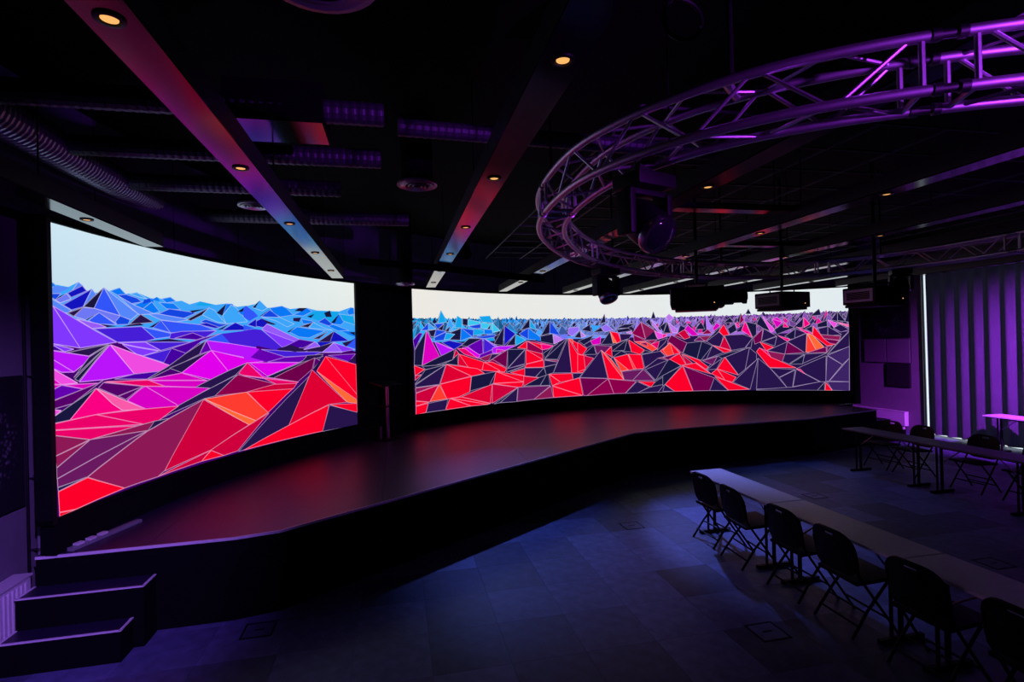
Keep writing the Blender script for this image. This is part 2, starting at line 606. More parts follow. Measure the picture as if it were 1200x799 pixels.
def draw_left(d):
    smax = d.s1

    def sky(s, z):
        q = s / smax
        v = (z - 2.9) / .7
        c = [(196, 222, 236), (226, 232, 228)]
        base = [c[0][i] + (c[1][i] - c[0][i]) * q for i in range(3)]
        return lin(tuple(min(255, b + 8 * v) for b in base))
    for i in range(20):
        for j in range(4):
            z0, z1 = 2.6 + j * .25, 2.6 + (j + 1) * .25
            d.fill([(smax * i / 20, z0), (smax * (i + 1) / 20, z0), (smax * (i + 1) / 20, z1), (smax * i / 20, z1)], sky, 0)
    d.fill([(0, ZB), (smax, ZB), (smax, 2.6), (0, 2.6)], lin((70, 0, 110)), 0)

    def P(col, line, *pts):
        d.poly(PALETTE[col] if isinstance(col, str) else col, line, pts)
    P('sky',0,172.91,3.121,172.13,3.055,171.12,3.049,170.33,3.107,169.7,3.039,168.72,3.03,167.69,3.064,166.84,3.108,166.27,3.054,165.24,3.083,164.01,3.041,163.62,3.04,163.33,3.06,162.93,3.043,161.91,3.075,161.29,3.033,160.76,3.047,159.9,3.012,158.68,3.062,156.97,3.035,155.54,3.069,154.33,3.033,153.2,3.06,152.19,3.038,151.92,3.097,153.18,3.055,152.42,3.041,151.43,3.149,150.47,3.05,148.44,3.096,147.34,3.059,146.07,3.084,144.92,3.093,143.47,3.062,141.68,3.065,140.15,3.066,138.35,3.147,137.8,3.142,137.67,2.697,137.74,2.367,141.2,2.516,153.69,2.509,165.37,2.579,172.78,2.556,172.88,2.963)
    P('azure',1,172.91,3.121,172.13,3.055,172.06,3.039,172.9,3.004)
    P('lblue',0,172.13,3.042,170.97,3.047,172.08,2.97,172.84,2.965)
    P('lblue',1,170.33,3.107,169.94,3.077,170.82,3.023)
    P('deep',1,170.02,3.078,169.67,3.035,170.91,2.959,171.21,2.993)
    P('royal',1,172.87,2.967,171.7,2.982,172.09,2.922)
    P('peri',1,171.28,2.989,170.95,2.945,171.76,2.9,172.12,2.922)
    P('dnavy',0,171.28,2.989,171.78,2.948,172.12,2.922,171.82,2.956)
    P('azure',1,167.69,3.064,166.84,3.108,166.27,3.049,167.08,3.031)
    P('royal',1,167.08,3.031,166.27,3.049,165.26,3.025,164.79,2.989,165.92,2.955)
    P('sky',1,165.9,3.059,165.24,3.083,164.3,3.026,164.97,3.034)
    P('azure',1,164.79,2.989,164.01,3.035,163.62,3.035,163.65,2.87,165.55,2.949)
    P('dnavy',0,164.76,2.92,163.97,2.989,164.52,2.906)
    P('deep',1,169.21,3.061,169.52,2.953,169.98,2.884,170.93,2.847,171.57,2.885)
    P('lblue',1,169.21,3.061,168.85,3.009,169.98,2.886)
    P('lblue',1,172.84,2.955,170.93,2.843,171.24,2.816,172.87,2.829)
    P('azure',1,163.84,2.999,163.07,2.897,163.87,2.868,164.73,2.915)
    P('azure',0,163.33,3.06,162.99,3.014,163.83,3.021)
    P('royal',0,164.61,3.012,164.02,3.035,163.93,2.998,164.71,2.968)
    P('azure',1,162.83,3.044,161.91,3.075,161.34,3.032,162.33,3.005)
    P('azure',1,163.14,3.001,161.61,3.007,160.89,2.938,162.35,2.937)
    P('royal',1,162.04,2.939,159.16,2.916,160.59,2.84,163.22,2.873)
    P('lblue',1,164.26,2.865,163.22,2.873,160.59,2.84,160.05,2.826,161.34,2.795,162.99,2.808)
    P('sky',0,159.9,3.006,158.68,3.062,156.97,3.035,157.67,2.99,159.59,2.949)
    P('cyan',0,158.68,3.058,156.97,3.035,158.01,3.012,159.25,3.001)
    P('dnavy',0,159.92,2.934,158.13,2.974,159.6,2.913)
    P('dnavy',1,157.73,2.99,158.49,2.896,159.84,2.815,160.16,2.831)
    P('sky',1,157.73,2.99,157.1,2.964,156.19,2.847,155.72,2.804,156.9,2.818,158.49,2.896)
    P('azure',1,155.66,3.061,154.93,3.068,153.73,2.915,153.5,2.862,156.17,2.9)
    P('dnavy',0,155.66,3.061,156.17,2.9,156.87,2.933)
    P('sky',1,155.06,3.053,154.45,3.018,153.12,2.836,155.72,2.797,156.17,2.9)
    P('azure',1,153.2,3.057,151.95,2.955,152.86,2.865,154.22,2.953)
    P('dnavy',0,153.2,3.057,153.72,2.97,154.34,2.965)
    P('royal',1,158.73,2.809,158.16,2.843,156.55,2.794,155.48,2.792,156.56,2.749)
    P('deep',1,158.96,2.777,158.06,2.8,156.56,2.749,157.04,2.734)
    P('blue',0,153.57,3.024,153.18,3.055,152.18,2.979,151.68,2.926,152.85,2.849,153.6,2.9)
    P('sky',1,152.42,3.041,151.43,3.149,150.47,3.05,151.14,3.001)
    P('dnavy',0,152.42,3.041,151.43,3.149,152.04,3.037)
    P('azure',1,150.14,3.052,148.44,3.096,147.89,3.07,146.94,2.969,148.75,2.928,149.68,2.982)
    P('dnavy',0,151.55,2.92,150.14,3.03,150.49,2.962)
    P('royal',1,150.14,3.023,148.89,2.928,149.7,2.908,151.29,2.921)
    P('sky',1,151.29,2.914,148.75,2.921,146.83,2.83,147.82,2.781,149.31,2.866)
    P('azure',1,146.94,2.969,144.92,3.093,144.2,3.041,145.52,2.961)
    P('dnavy',0,146.79,3.032,146.07,3.084,144.92,3.093,145.65,3.032)
    P('cyan',0,144.2,3.041,141.68,3.065,140.16,3.057,141.12,2.865,143.21,2.891,144.95,2.964)
    P('dnavy',0,144.95,2.956,143.85,3.003,144.38,2.935)
    P('dnavy',0,142.44,3.027,141.52,3.075,141.25,2.966,142.15,2.962)
    P('azure',1,140.16,3.023,138.95,2.942,139.9,2.834,141.27,2.848)
    P('dnavy',0,140.16,3.023,140.81,2.866,141.42,2.864)
    P('cyan',1,140.16,3.023,137.83,2.999,137.71,2.84,139.57,2.905)
    P('azure',1,138.91,3.073,138.35,3.147,137.8,3.142,137.75,3.035,138.62,3.013)
    P('navy',0,146.95,2.922,145.82,2.936,146.12,2.864,146.96,2.876)
    P('azure',1,145.82,2.912,144.24,2.887,143.81,2.856,145.55,2.834)
    P('dnavy',1,145.99,2.794,144.1,2.863,144.85,2.781)
    P('sky',1,144.1,2.863,142.64,2.786,141.15,2.738,144.7,2.773)
    P('royal',1,143.36,2.874,142.31,2.945,141.12,2.831,141.73,2.813)
    P('azure',1,141.89,2.812,141.12,2.84,138.68,2.741,140.38,2.73)
    P('azure',1,147.56,2.705,146.42,2.785,142.36,2.728,144.74,2.612,146.17,2.628)
    P('dnavy',0,147.84,2.704,146.7,2.784,147.56,2.697)
    P('navy',1,144.16,2.596,141.91,2.72,143.28,2.595)
    P('azure',0,139.77,2.731,137.74,2.715,137.68,2.626,138.7,2.662)
    P('dnavy',0,138.69,2.705,137.74,2.715,137.76,2.653)
    P('deep',1,152.86,2.793,151.3,2.892,150.25,2.847,151.06,2.764)
    P('navy',0,151.3,2.892,149.32,2.814,149.73,2.805,150.52,2.824)
    P('lblue',1,166.99,3.024,165.55,2.949,163.65,2.87,165.01,2.851,165.2,2.858)
    P('dnavy',1,168.24,3.087,169.08,2.879,169.98,2.884)
    P('blue',1,168.24,3.087,166.86,2.825,169.08,2.879)
    P('lblue',1,168.2,3.087,165.2,2.858,165.87,2.791,166.86,2.825)
    P('peri',1,169.98,2.879,169.08,2.879,166.86,2.825,167.14,2.738,168.68,2.84,169.84,2.765,170.75,2.791)
    P('navy',1,171.24,2.818,169.98,2.879,170.79,2.79)
    P('navy',0,169.84,2.765,168.76,2.839,169.68,2.764)
    P('blue',1,168.68,2.842,167.23,2.732,168.95,2.733,169.6,2.758)
    P('royal',1,166.86,2.825,165.96,2.79,166.15,2.743,167.15,2.733,167.32,2.762)
    P('navy',1,164.96,2.854,163.72,2.777,166.01,2.743)
    P('navy',0,168.78,2.734,167.15,2.718,168.2,2.703)
    P('navy',0,166.06,2.738,165.03,2.759,164.65,2.74,166.7,2.715)
    P('lvio',1,170.56,2.77,168.78,2.734,168.11,2.704,169.29,2.687)
    P('blue',1,162.99,2.803,162,2.666,163.8,2.716)
    P('blue',1,162.99,2.803,158.74,2.772,157.04,2.709,162,2.666)
    P('navy',0,162.99,2.803,163.75,2.722,164.19,2.72)
    P('deep',1,154.62,2.818,152.64,2.726,156.34,2.704)
    P('navy',0,155.36,2.799,156.92,2.709,156.21,2.724)
    P('deep',1,151.96,2.884,153.13,2.794,151.99,2.763)
    P('blue',0,153.62,2.791,152.24,2.747,153.64,2.715)
    P('indigo',1,169.13,2.685,164.99,2.724,164.86,2.722,163.58,2.596,164.61,2.566,167.18,2.558)
    P('blue',1,164.86,2.722,162,2.66,161.27,2.632,163.58,2.596)
    P('navy',0,160.79,2.686,159.76,2.682,160.85,2.644)
    P('indigo',1,162,2.66,160.84,2.685,156.93,2.702,158.21,2.617,159.23,2.592,162.12,2.597)
    P('dvio',1,161.6,2.603,159.65,2.67,158.33,2.617,159.23,2.586)
    P('navy',0,163.54,2.579,162.12,2.597,160.11,2.562,164.61,2.566)
    P('indigo',1,164.56,2.56,159.84,2.558,163.06,2.466)
    P('vio',1,167.1,2.553,164.61,2.56,163.06,2.463,165.38,2.511)
    P('vio',1,166.74,2.538,165.38,2.505,163.31,2.46,164.84,2.414,165.4,2.432)
    P('dvio',1,159.84,2.558,158.21,2.617,156.34,2.671,158.68,2.568,160.47,2.426,161.93,2.488)
    P('indigo',1,164.84,2.411,161.94,2.483,162.79,2.328)
    P('dvio',0,161.94,2.483,160.47,2.424,162.18,2.296,162.79,2.328)
    P('indigo',0,156.35,2.664,152,2.734,151.33,2.728,152.06,2.477,155.3,2.54)
    P('blue',0,156.35,2.664,155.3,2.54,158.11,2.58)
    P('indigo',0,153.64,2.711,152.24,2.739,151.33,2.728,152.42,2.515,153.69,2.496)
    P('indigo',0,151.33,2.728,148.65,2.478,149.41,2.428,152.42,2.515)
    P('lvio',1,151.27,2.735,150.59,2.816,146.18,2.589,146.76,2.551)
    P('vio',1,151.27,2.735,146.76,2.551,147.89,2.491,148.58,2.47)
    P('dvio',0,150.59,2.816,151.52,2.748,150.66,2.809)
    P('deep',1,141,2.721,138.72,2.556,141.65,2.543)
    P('navy',1,141,2.721,141.65,2.543,143.44,2.546)
    P('blue',0,138.73,2.539,137.69,2.608,137.73,2.412,139.67,2.488)
    P('navy',0,138.56,2.556,137.77,2.59,139.21,2.452,139.82,2.523)
    P('dvio',1,148.44,2.47,146.18,2.589,143.88,2.547,145.64,2.454)
    P('lvio',1,143.88,2.547,143.16,2.472,145.65,2.423)
    P('deep',0,143.59,2.546,141.19,2.543,143.16,2.472)
    P('navy',1,145.37,2.39,141.19,2.534,142.73,2.38)
    P('navy',0,149.27,2.427,147.33,2.482,145.65,2.407,147.77,2.392)
    P('lvio',1,141.04,2.534,138.6,2.406,140.01,2.356,142.89,2.369)
    P('vio',1,172.35,2.868,172.8,2.825,172.78,2.552,170.34,2.505)
    P('vio',1,172.32,2.868,167.27,2.558,170.34,2.505)
    P('dvio',1,172.71,2.544,172.42,2.54,171.62,2.474,172.72,2.493)
    P('vio',1,172.64,2.548,170.85,2.495,171.54,2.474)
    P('navy',1,171.39,2.465,167.97,2.538,169.63,2.429)
    P('mvio',1,172.72,2.491,169.63,2.428,168.41,2.49,170.89,2.29,171.81,2.297,172.73,2.439)
    P('mvio',1,172.73,2.435,170.89,2.29,171.81,2.295,172.71,2.35)
    P('pink',1,172.71,2.35,170.6,2.188,171.83,2.189,172.69,2.274)
    P('fuch',1,172.69,2.274,171.83,2.189,172.67,2.203)
    P('fuch',1,172.67,2.199,171.83,2.185,172.65,2.143)
    P('navy',1,167.93,2.533,169.63,2.418,170.9,2.241)
    P('dnavy',1,167.93,2.533,170.52,2.205,170.83,2.226)
    P('mvio',1,167.85,2.533,165.67,2.228,168.39,2.197,170.48,2.196)
    P('pink',1,167.8,2.533,164.92,2.411,163.77,2.361,162.18,2.294,163.11,2.236,165.67,2.228)
    P('dvio',1,167.53,2.193,165.67,2.226,163.11,2.236,164.56,2.16,164.49,2.161)
    P('purp',1,172.65,2.143,171.83,2.183,170.14,2.128,172.67,2.055)
    P('hmag',1,171.76,2.185,168.9,2.169,170.14,2.128)
    P('dpur',1,172.63,2.051,168.9,2.169,168.48,2.193,171.03,2.011,172.6,1.985,172.65,2.051)
    P('dnavy',1,171.03,2.009,169.08,2.124,171.28,1.869,172.5,1.866,172.42,1.923)
    P('pink',1,172.6,1.987,171.91,1.964,172.49,1.921)
    P('dpur',1,168.48,2.169,164.89,2.089,167.3,2.02,168.91,2.122)
    P('dpur',1,164.89,2.089,166.55,1.975,167.21,2.019)
    P('rose',1,168.4,2.173,164.5,2.156,162.55,2.057,164.72,2.095)
    P('hot',1,169.08,2.119,167.75,1.953,166.85,1.869,169.15,1.875,171.28,1.869)
    P('lpink',1,169.04,2.119,164.7,1.846,166.85,1.869,167.75,1.953)
    P('hmag',1,164.67,2.087,161.71,1.849,161.39,1.816,164.7,1.846,166.44,1.965,165.06,2.069)
    P('hmag',1,164.67,2.087,157.79,1.983,161.39,1.816,161.71,1.849)
    P('navy',1,158.22,2.574,158.94,2.409,160.92,2.311,163.92,2.177,164.56,2.16,162.18,2.294,160.47,2.424)
    P('purp',1,158.11,2.574,157.1,2.452,157.68,2.448,158.94,2.409)
    P('mvio',1,158.11,2.578,155.3,2.537,152.06,2.473,152.86,2.322,157.62,2.451)
    P('purp',0,152.86,2.322,152.06,2.473,151.66,2.448,148.48,2.318,150.65,2.264)
    P('navy',1,157.62,2.448,160.95,2.2,162.19,2.262)
    P('mag',1,157.62,2.451,155.68,2.175,157.76,2.084,160.95,2.2)
    P('mag',1,157.56,2.451,153.24,2.324,151.18,2.267,153.36,2.267,155.68,2.175)
    P('hmag',1,164.41,2.155,160.95,2.196,158.22,2.082,163.73,2.14)
    P('hmag',1,164.32,2.143,157.99,2.074,159.47,2.011,162.75,2.063)
    P('rose',1,168.22,2.176,164.41,2.15,162.75,2.063,164.8,2.09)
    P('mvio',0,153.69,2.488,151.66,2.455,148.34,2.317,150.65,2.264,153.36,2.302,153.72,2.338)
    P('purp',0,151.59,2.455,148.48,2.318,150.72,2.264,152.84,2.34)
    P('indigo',1,151.4,2.447,146.23,2.392,142.73,2.378,144.22,2.328,148.2,2.324)
    P('navy',0,149.4,2.449,147.33,2.504,145.22,2.412,146.79,2.394)
    P('navy',0,145.37,2.405,141.2,2.525,142.73,2.378)
    P('lvio',1,141.04,2.524,139.85,2.375,142.89,2.371)
    P('vio',1,141.04,2.524,137.81,2.402,139.85,2.367)
    P('purp',1,148.34,2.317,144.22,2.328,146.26,2.228,150.65,2.26)
    P('navy',1,145.09,2.332,142.74,2.337,143.36,2.258,146.27,2.22,145.69,2.256)
    P('mag',1,152.99,2.265,146.27,2.225,150.7,2.054)
    P('mag',0,153.05,2.258,150.83,2.048,153.78,2.099,153.75,2.229)
    P('dnavy',1,150.83,2.044,145.84,2.225,142.75,2.304,144.38,2.264,149.91,2.02)
    P('dmar',1,144.01,2.286,144.42,2.103,146.55,1.926,149.91,2.02)
    P('dpur',1,143.94,2.286,143.21,2.232,144.27,2.11)
    P('dnavy',0,144.28,2.102,142.6,2.32,143.84,2.074)
    P('purp',1,142,2.317,137.75,2.322,138.81,2.187)
    P('navy',0,138.96,2.188,137.76,2.295,137.71,2.171)
    P('navy',1,153.26,2.269,155.68,2.175,159.47,2.011,157.79,1.977,154.79,2.111)
    P('hmag',1,153.78,2.092,150.83,2.041,146.48,1.917,151.23,2.028)
    P('rose',1,151.23,2.031,146.48,1.921,147.05,1.886,149.52,1.924)
    P('mar',1,154.48,2.115,149.52,1.924,153.46,1.862,157.35,1.87)
    P('rose',1,154.41,2.128,153.26,2.269,151.23,2.038,153.78,2.099)
    P('navy',1,154.54,2.115,157.35,1.87,158.5,1.857,163.92,1.691,163.66,1.685,161.39,1.822,157.79,1.977)
    P('mar',1,153.46,1.86,149.53,1.921,146.91,1.876,147.21,1.826)
    P('rose',1,172.56,1.861,169.15,1.875,164.9,1.686,172.51,1.809)
    P('rose',1,169.15,1.875,164.7,1.846,161.39,1.816,163.57,1.689,164.9,1.686)
    P('rose',1,172.51,1.806,165.39,1.683,169.69,1.653,172.52,1.765)
    P('dcrim',1,172.52,1.765,169.76,1.655,172.43,1.585)
    P('dcrim',1,172.43,1.583,169.76,1.65,172.35,1.484)
    P('plum',1,172.35,1.481,169.69,1.653,164.59,1.611,172.35,1.389)
    P('dcrim',1,169.48,1.652,163.9,1.696,162.7,1.692,164.59,1.611)
    P('plum',1,172.32,1.388,164.56,1.61,170.04,1.317,172.3,1.314)
    P('navy',1,172.3,1.312,170.11,1.32,172.27,1.279)
    P('navy',1,163.9,1.696,162.33,1.695,158.51,1.85,164.56,1.608)
    P('dcrim',1,170,1.315,164.56,1.606,163.93,1.628,158.51,1.85,162.99,1.125,163.71,1.084,166.87,1.089)
    P('red',1,170,1.312,166.87,1.089,170.98,1.067,172.22,1.098,172.27,1.276)
    P('red',1,172.22,1.095,170.98,1.064,172.22,1.06)
    P('crim',1,158.61,1.845,153.26,1.41,157.96,1.2,163,1.12)
    P('orange',1,158.51,1.85,153.49,1.864,150.74,1.528,152.36,1.447)
    P('lorange',1,158.51,1.85,152.36,1.443,153.26,1.41)
    P('red',1,153.38,1.863,147.2,1.835,150.74,1.528)
    P('crim',1,153.49,1.864,149.83,1.927,146.7,1.902,147.21,1.827)
    P('crim',1,163.71,1.084,157.96,1.196,159.04,1.096)
    P('red',1,157.9,1.194,156.45,1.086,159.04,1.096)
    P('crim',1,157.96,1.2,150.62,1.518,154.76,1.093,156.45,1.086)
    P('navy',1,144.92,1.992,147.82,1.284,153.89,1.083,154.65,1.083)
    P('dred',1,144.42,2.095,139.28,1.484,142.06,1.495,147.94,1.281)
    P('lorange',1,143.77,2.065,137.7,1.503,137.72,1.441,139.2,1.48)
    P('red',1,142.38,2.302,137.72,2.135,137.71,1.601)
    P('red',1,142.38,2.302,137.71,1.601,137.7,1.503,143.77,2.068)
    P('red',1,147.94,1.278,142.06,1.486,143.07,1.072,154,1.08)
    P('red',1,141.89,1.486,137.72,1.437,137.72,1.272)
    P('navy',1,141.98,1.479,137.58,1.271,137.58,1.053,143.13,1.067)


def draw_right(d):
    smax = d.s1

    def sky(s, z):
        q = s / smax
        c0, c1 = (236, 233, 226), (226, 236, 240)
        return lin(tuple(c0[i] + (c1[i] - c0[i]) * q for i in range(3)))
    for i in range(20):
        d.fill([(smax * i / 20, 2.9), (smax * (i + 1) / 20, 2.9), (smax * (i + 1) / 20, ZT), (smax * i / 20, ZT)], sky, 0)
    d.fill([(0, ZB), (smax, ZB), (smax, 2.9), (0, 2.9)], lin((38, 20, 75)), 0)

    def P(col, line, *pts):
        d.poly(PALETTE[col] if isinstance(col, str) else col, line, pts)
    P('navy',0,128.29,2.74,112.39,2.747,95.82,2.684,78.79,2.626,64.54,2.631,52.36,2.715,52.51,1.052,67.55,1.069,80.58,1.065,97.26,1.088,109.89,1.075,128.15,1.035)
    # far range of tiny peaks, drawn row after row towards the viewer
    stops = [(128.6, (25, 165, 235)), (116, (20, 160, 240)), (108, (50, 150, 245)), (97, (110, 150, 245)), (85, (140, 120, 240)), (74, (165, 110, 225)), (64, (150, 80, 190)), (52, (110, 80, 150))]

    def tone(th):
        for (t0, c0), (t1, c1) in zip(stops, stops[1:]):
            if th >= t1:
                q = max(0, (t0 - th) / (t0 - t1))
                return tuple(c0[i] + (c1[i] - c0[i]) * q for i in range(3))
        return stops[-1][1]
    th = 128.4
    while th > 52.6:
        P(tuple(int(c) for c in tone(th)), 0, th, 2.985, th - 4.2, 2.985, th - 4.2, 2.5, th, 2.5)
        th -= 4
    rnd = random.Random(4)
    for k in range(7):
        th = 128.6
        y0, sz = .035 + k * .062, 2.2 + k * 1.05
        while th > 52.4:
            w = sz * rnd.uniform(1.1, 2.4) * .147
            hh = sz * rnd.uniform(.8, 1.6) * (1.6 if rnd.random() < .08 else 1) * .0212
            if k == 0:
                hh *= .8
            tc = th - w * .5
            zb = 3.0 - y0
            px = tc + rnd.uniform(-.35, .35) * w
            base_ = tone(tc)
            v = rnd.uniform(.7, 1.15)
            col = tuple(min(255, q * v) for q in base_)
            mixk = rnd.choice([0, 0, .15, .5])
            dk = tuple(c + (q - c) * mixk for c, q in zip((28, 24, 70), base_))
            lw = rnd.uniform(.1, .5) * w
            pair = (dk, col) if rnd.random() < .6 else (col, dk)
            if rnd.random() < .35:
                pair = (col, tuple(q * .8 for q in col))
            if k >= 3 and tc < 84 and rnd.random() < .25:
                pair = (dk, (225, 20, 150))
            ln = .5 if k > 1 else 0
            P(pair[0], ln, px, zb + hh, th - lw, zb - .025, th + w * .2, zb)
            P(pair[1], ln, px, zb + hh, th - w * 1.2, zb, th - lw, zb - .025)
            th -= w * rnd.uniform(.55, .95)
    P('dnavy',1,123.27,3.168,123.64,3.035,124.02,2.903)
    P('cyan',1,123.27,3.168,122.6,3.021,122.35,2.921,123.88,2.887)
    P('royal',1,125.54,2.901,125.57,2.756,126.87,2.74)
    P('sky',1,125.54,2.901,124.19,2.772,125.57,2.756)
    P('royal',1,124.44,2.878,122.77,2.896,123.91,2.772)
    P('dnavy',1,122.77,2.879,123.91,2.772,123.08,2.739)
    P('sky',1,121.77,3.006,120.96,2.839,121.83,2.721,122.53,2.738)
    P('dnavy',1,121.66,2.838,122.67,2.73,121.97,2.721)
    P('cyan',1,120.35,3.059,119.52,2.993,119.56,2.796,120.83,2.805)
    P('dnavy',1,119.37,3.001,118.45,2.994,118.48,2.848,119.4,2.865)
    P('lcyan',1,118.38,2.977,116.11,2.927,116.26,2.874,118.48,2.848)
    P('cyan',1,116.37,3.049,114.35,3.069,113.81,2.909,115.82,2.927)
    P('lcyan',1,114.17,2.909,112.54,2.729,113.71,2.695,114.99,2.768)
    P('dnavy',1,114.17,2.918,114.42,2.767,114.99,2.768)
    P('lcyan',1,115.97,2.918,114.25,2.883,114.99,2.768,116.14,2.795)
    P('royal',1,118.42,2.83,116.12,2.883,116.14,2.795,117.28,2.787)
    P('cyan',1,117.57,2.778,115.57,2.75,115.52,2.662,117.75,2.622)
    P('azure',1,115.5,2.768,113.7,2.748,113.93,2.659,115.52,2.653)
    P('cyan',1,121.83,2.721,119.7,2.788,120.85,2.687)
    P('dnavy',1,121.55,2.704,119.7,2.788,119.9,2.532,121.73,2.545)
    P('azure',1,119.7,2.796,119.56,2.788,117.75,2.605,119.9,2.515)
    P('royal',1,119.7,2.796,117.43,2.752,117.61,2.596)
    P('royal',1,124.19,2.764,122.39,2.722,124.5,2.609)
    P('dnavy',1,125.57,2.739,124.19,2.764,124.64,2.617,125.18,2.626)
    P('royal',1,124.5,2.6,122.39,2.713,122.71,2.539,124.52,2.527)
    P('cyan',1,122.4,2.688,120.86,2.661,121.87,2.554,122.85,2.548)
    P('deep',1,123.28,2.491,121.87,2.529,119.35,2.454,121.07,2.333)
    P('royal',1,117.75,2.596,113.43,2.641,113.44,2.587,115.47,2.556)
    P('dnavy',1,119.78,2.413,118.33,2.563,115.9,2.557,118.65,2.392)
    P('dnavy',1,113.73,2.588,112.41,2.675,112.47,2.368,113.34,2.381)
    P('purp',1,115.9,2.557,115.83,2.223,116.55,2.2,118.65,2.392)
    P('indigo',1,115.61,2.557,113.2,2.353,115.76,2.222)
    P('lvio',1,115.47,2.556,113.05,2.371,113.35,2.345)
    P('dvio',1,128.27,2.551,127.22,2.692,126.68,2.692,128.04,2.346)
    P('purp',0,127.23,2.668,126.68,2.676,127.25,2.549)
    P('dnavy',1,125.98,2.739,126.89,2.031,128.18,2.049,128.04,2.346)
    P('fuch',1,125.91,2.747,123.62,2.179,126.82,2.031)
    P('mvio',1,124.52,2.511,121.07,2.333,123.34,2.194)
    P('mag',1,123.97,2.493,121.07,2.333,122.05,2.371)
    P('dnavy',1,126.82,2.031,121.07,2.333,121.09,2.232,121.4,2.116,126.43,1.956)
    P('dnavy',1,124.78,1.958,121.4,2.116,120.53,2.229,120.44,1.992,122.54,2.032)
    P('mag',1,119.65,2.361,118.66,2.375,116.41,2.191,116.71,2.122)
    P('rose',1,120.5,2.356,119.09,2.342,116.71,2.114,119.26,2.223)
    P('crim',1,120.79,2.332,120.24,2.245,121.25,2.149)
    P('purp',1,116.41,2.199,113.06,2.344,112.48,2.35,112.51,2.215,116.57,2.113)
    P('dcrim',1,116.57,2.113,114.25,2.206,112.51,2.206,113.22,2.192,114.12,2.081,115.44,2.044)
    P('navy',1,114.18,2.197,112.66,2.198,114.86,2.032)
    P('mar',1,114.12,2.081,111.32,2.291,111.55,1.893,114.86,2.024)
    P('red',1,120.25,2.236,115.73,2.029,116.05,1.873,116.05,1.847,118.61,1.936)
    P('dred',1,120.25,2.236,120.44,1.992,120.44,1.993,118.61,1.936)
    P('red',1,115.73,2.029,112.74,1.821,113.47,1.8,116.05,1.847)
    P('red',1,115.58,2.028,114.13,2.018,111.55,1.857,111.86,1.777,113.45,1.798,112.74,1.812)
    P('red',1,128.18,2.041,126.43,1.948,128.09,1.836)
    P('crim',1,128.09,1.833,127,1.85,128.11,1.742)
    P('dnavy',1,126.83,2.015,122.54,2.024,125.06,1.961,126.3,1.947)
    P('dnavy',1,126.3,1.939,122.68,2.017,128.13,1.664)
    P('navy',1,122.68,2.017,123.89,1.616,128.01,1.6,128.07,1.647)
    P('dcrim',1,128.08,1.588,124.17,1.606,128.03,1.49)
    P('crim',1,128.03,1.482,124.03,1.601,125.69,1.274,128.07,1.333)
    P('red',1,128.07,1.325,125.76,1.27,128.09,1.231)
    P('red',1,128.07,1.223,125.9,1.253,126.42,1.069,128.1,1.054)
    P('navy',1,125.9,1.249,122.43,1.283,122.89,1.067,126.36,1.068)
    P('dred',1,122.54,2.024,118.08,1.734,123.75,1.622)
    P('red',1,122.47,2.024,116.91,1.889,115.64,1.773,118.01,1.733)
    P('red',1,123.75,1.614,118.09,1.725,118.44,1.393,120.45,1.307,122.63,1.295)
    P('orange',1,123.89,1.608,122.63,1.295,125.62,1.281)
    P('dnavy',1,118.01,1.725,113.47,1.8,114.83,1.492,118.37,1.409)
    P('navy',1,113.47,1.8,113.96,1.545,114.83,1.492)
    P('dred',1,114.25,1.513,114.7,1.092,120.03,1.301,114.91,1.493)
    P('crim',1,114.25,1.513,112.66,1.488,109.61,1.392,114.78,1.084)
    P('red',1,122.07,1.295,118.23,1.079,122.89,1.067)
    P('red',1,122,1.303,115.21,1.072,118.23,1.079)
    P('red',1,120.03,1.301,114.78,1.084,115.21,1.072,121.86,1.301)
    P('dnavy',1,107.01,3,106.98,2.795,108.74,2.732)
    P('cyan',1,106.86,2.982,105.67,2.736,106.98,2.795)
    P('azure',1,107.27,2.786,105.26,2.585,105.28,2.491,107.33,2.516)
    P('royal',1,107.27,2.786,107.33,2.516,109.05,2.65)
    P('azure',0,105.12,2.584,105.14,2.462,106.3,2.513)
    P('cyan',1,109.78,2.652,107.77,2.499,109.7,2.376)
    P('dnavy',1,109.71,2.633,109.84,2.395,111.44,2.382)
    P('deep',1,111.71,2.846,109.71,2.651,111.88,2.384)
    P('dnavy',1,111.78,2.837,112.1,2.385,113.75,2.427)
    P('lcyan',1,113.94,2.909,112.6,2.729,113.98,2.695)
    P('cyan',0,111.64,2.837,109.2,2.669,109.64,2.651)
    P('dnavy',1,103.21,2.96,103.27,2.656,104.97,2.593)
    P('royal',1,103.14,2.951,101.3,2.593,103.27,2.656)
    P('dnavy',1,105.04,2.584,102.76,2.635,102.59,2.386,105,2.452)
    P('plil',1,102.62,2.616,100.74,2.495,102.52,2.386)
    P('lil',0,102.61,2.635,100.15,2.512,100.74,2.485)
    P('lil',1,99.8,2.772,97.75,2.797,97.77,2.7,99.11,2.567,99.83,2.627)
    P('dnavy',1,97.62,2.699,97.36,2.523,98.68,2.537)
    P('lil',1,97.48,2.699,96.48,2.559,97.36,2.523)
    P('peri',0,101.3,2.612,99.83,2.627,100,2.531,100.88,2.515)
    P('mvio',1,114.06,2.339,112.9,2.37,109.7,2.376,111.46,2.283,113.37,2.21,114.08,2.232)
    P('fuch',1,113.34,2.309,111.61,2.274,113.37,2.21)
    P('red',1,107.63,2.479,107.67,2.294,109.42,2.32)
    P('mar',1,107.56,2.47,104.74,2.262,104.76,2.168,106.81,2.196,107.6,2.275)
    P('red',1,107.48,2.479,104.72,2.375,104.75,2.253)
    P('hot',1,105.01,2.395,102.67,2.348,103.57,2.276,104.75,2.253)
    P('lpink',0,106.75,2.486,102.67,2.358,105.01,2.405)
    P('dmar',1,111.24,2.291,111.55,1.875,114.12,2.081)
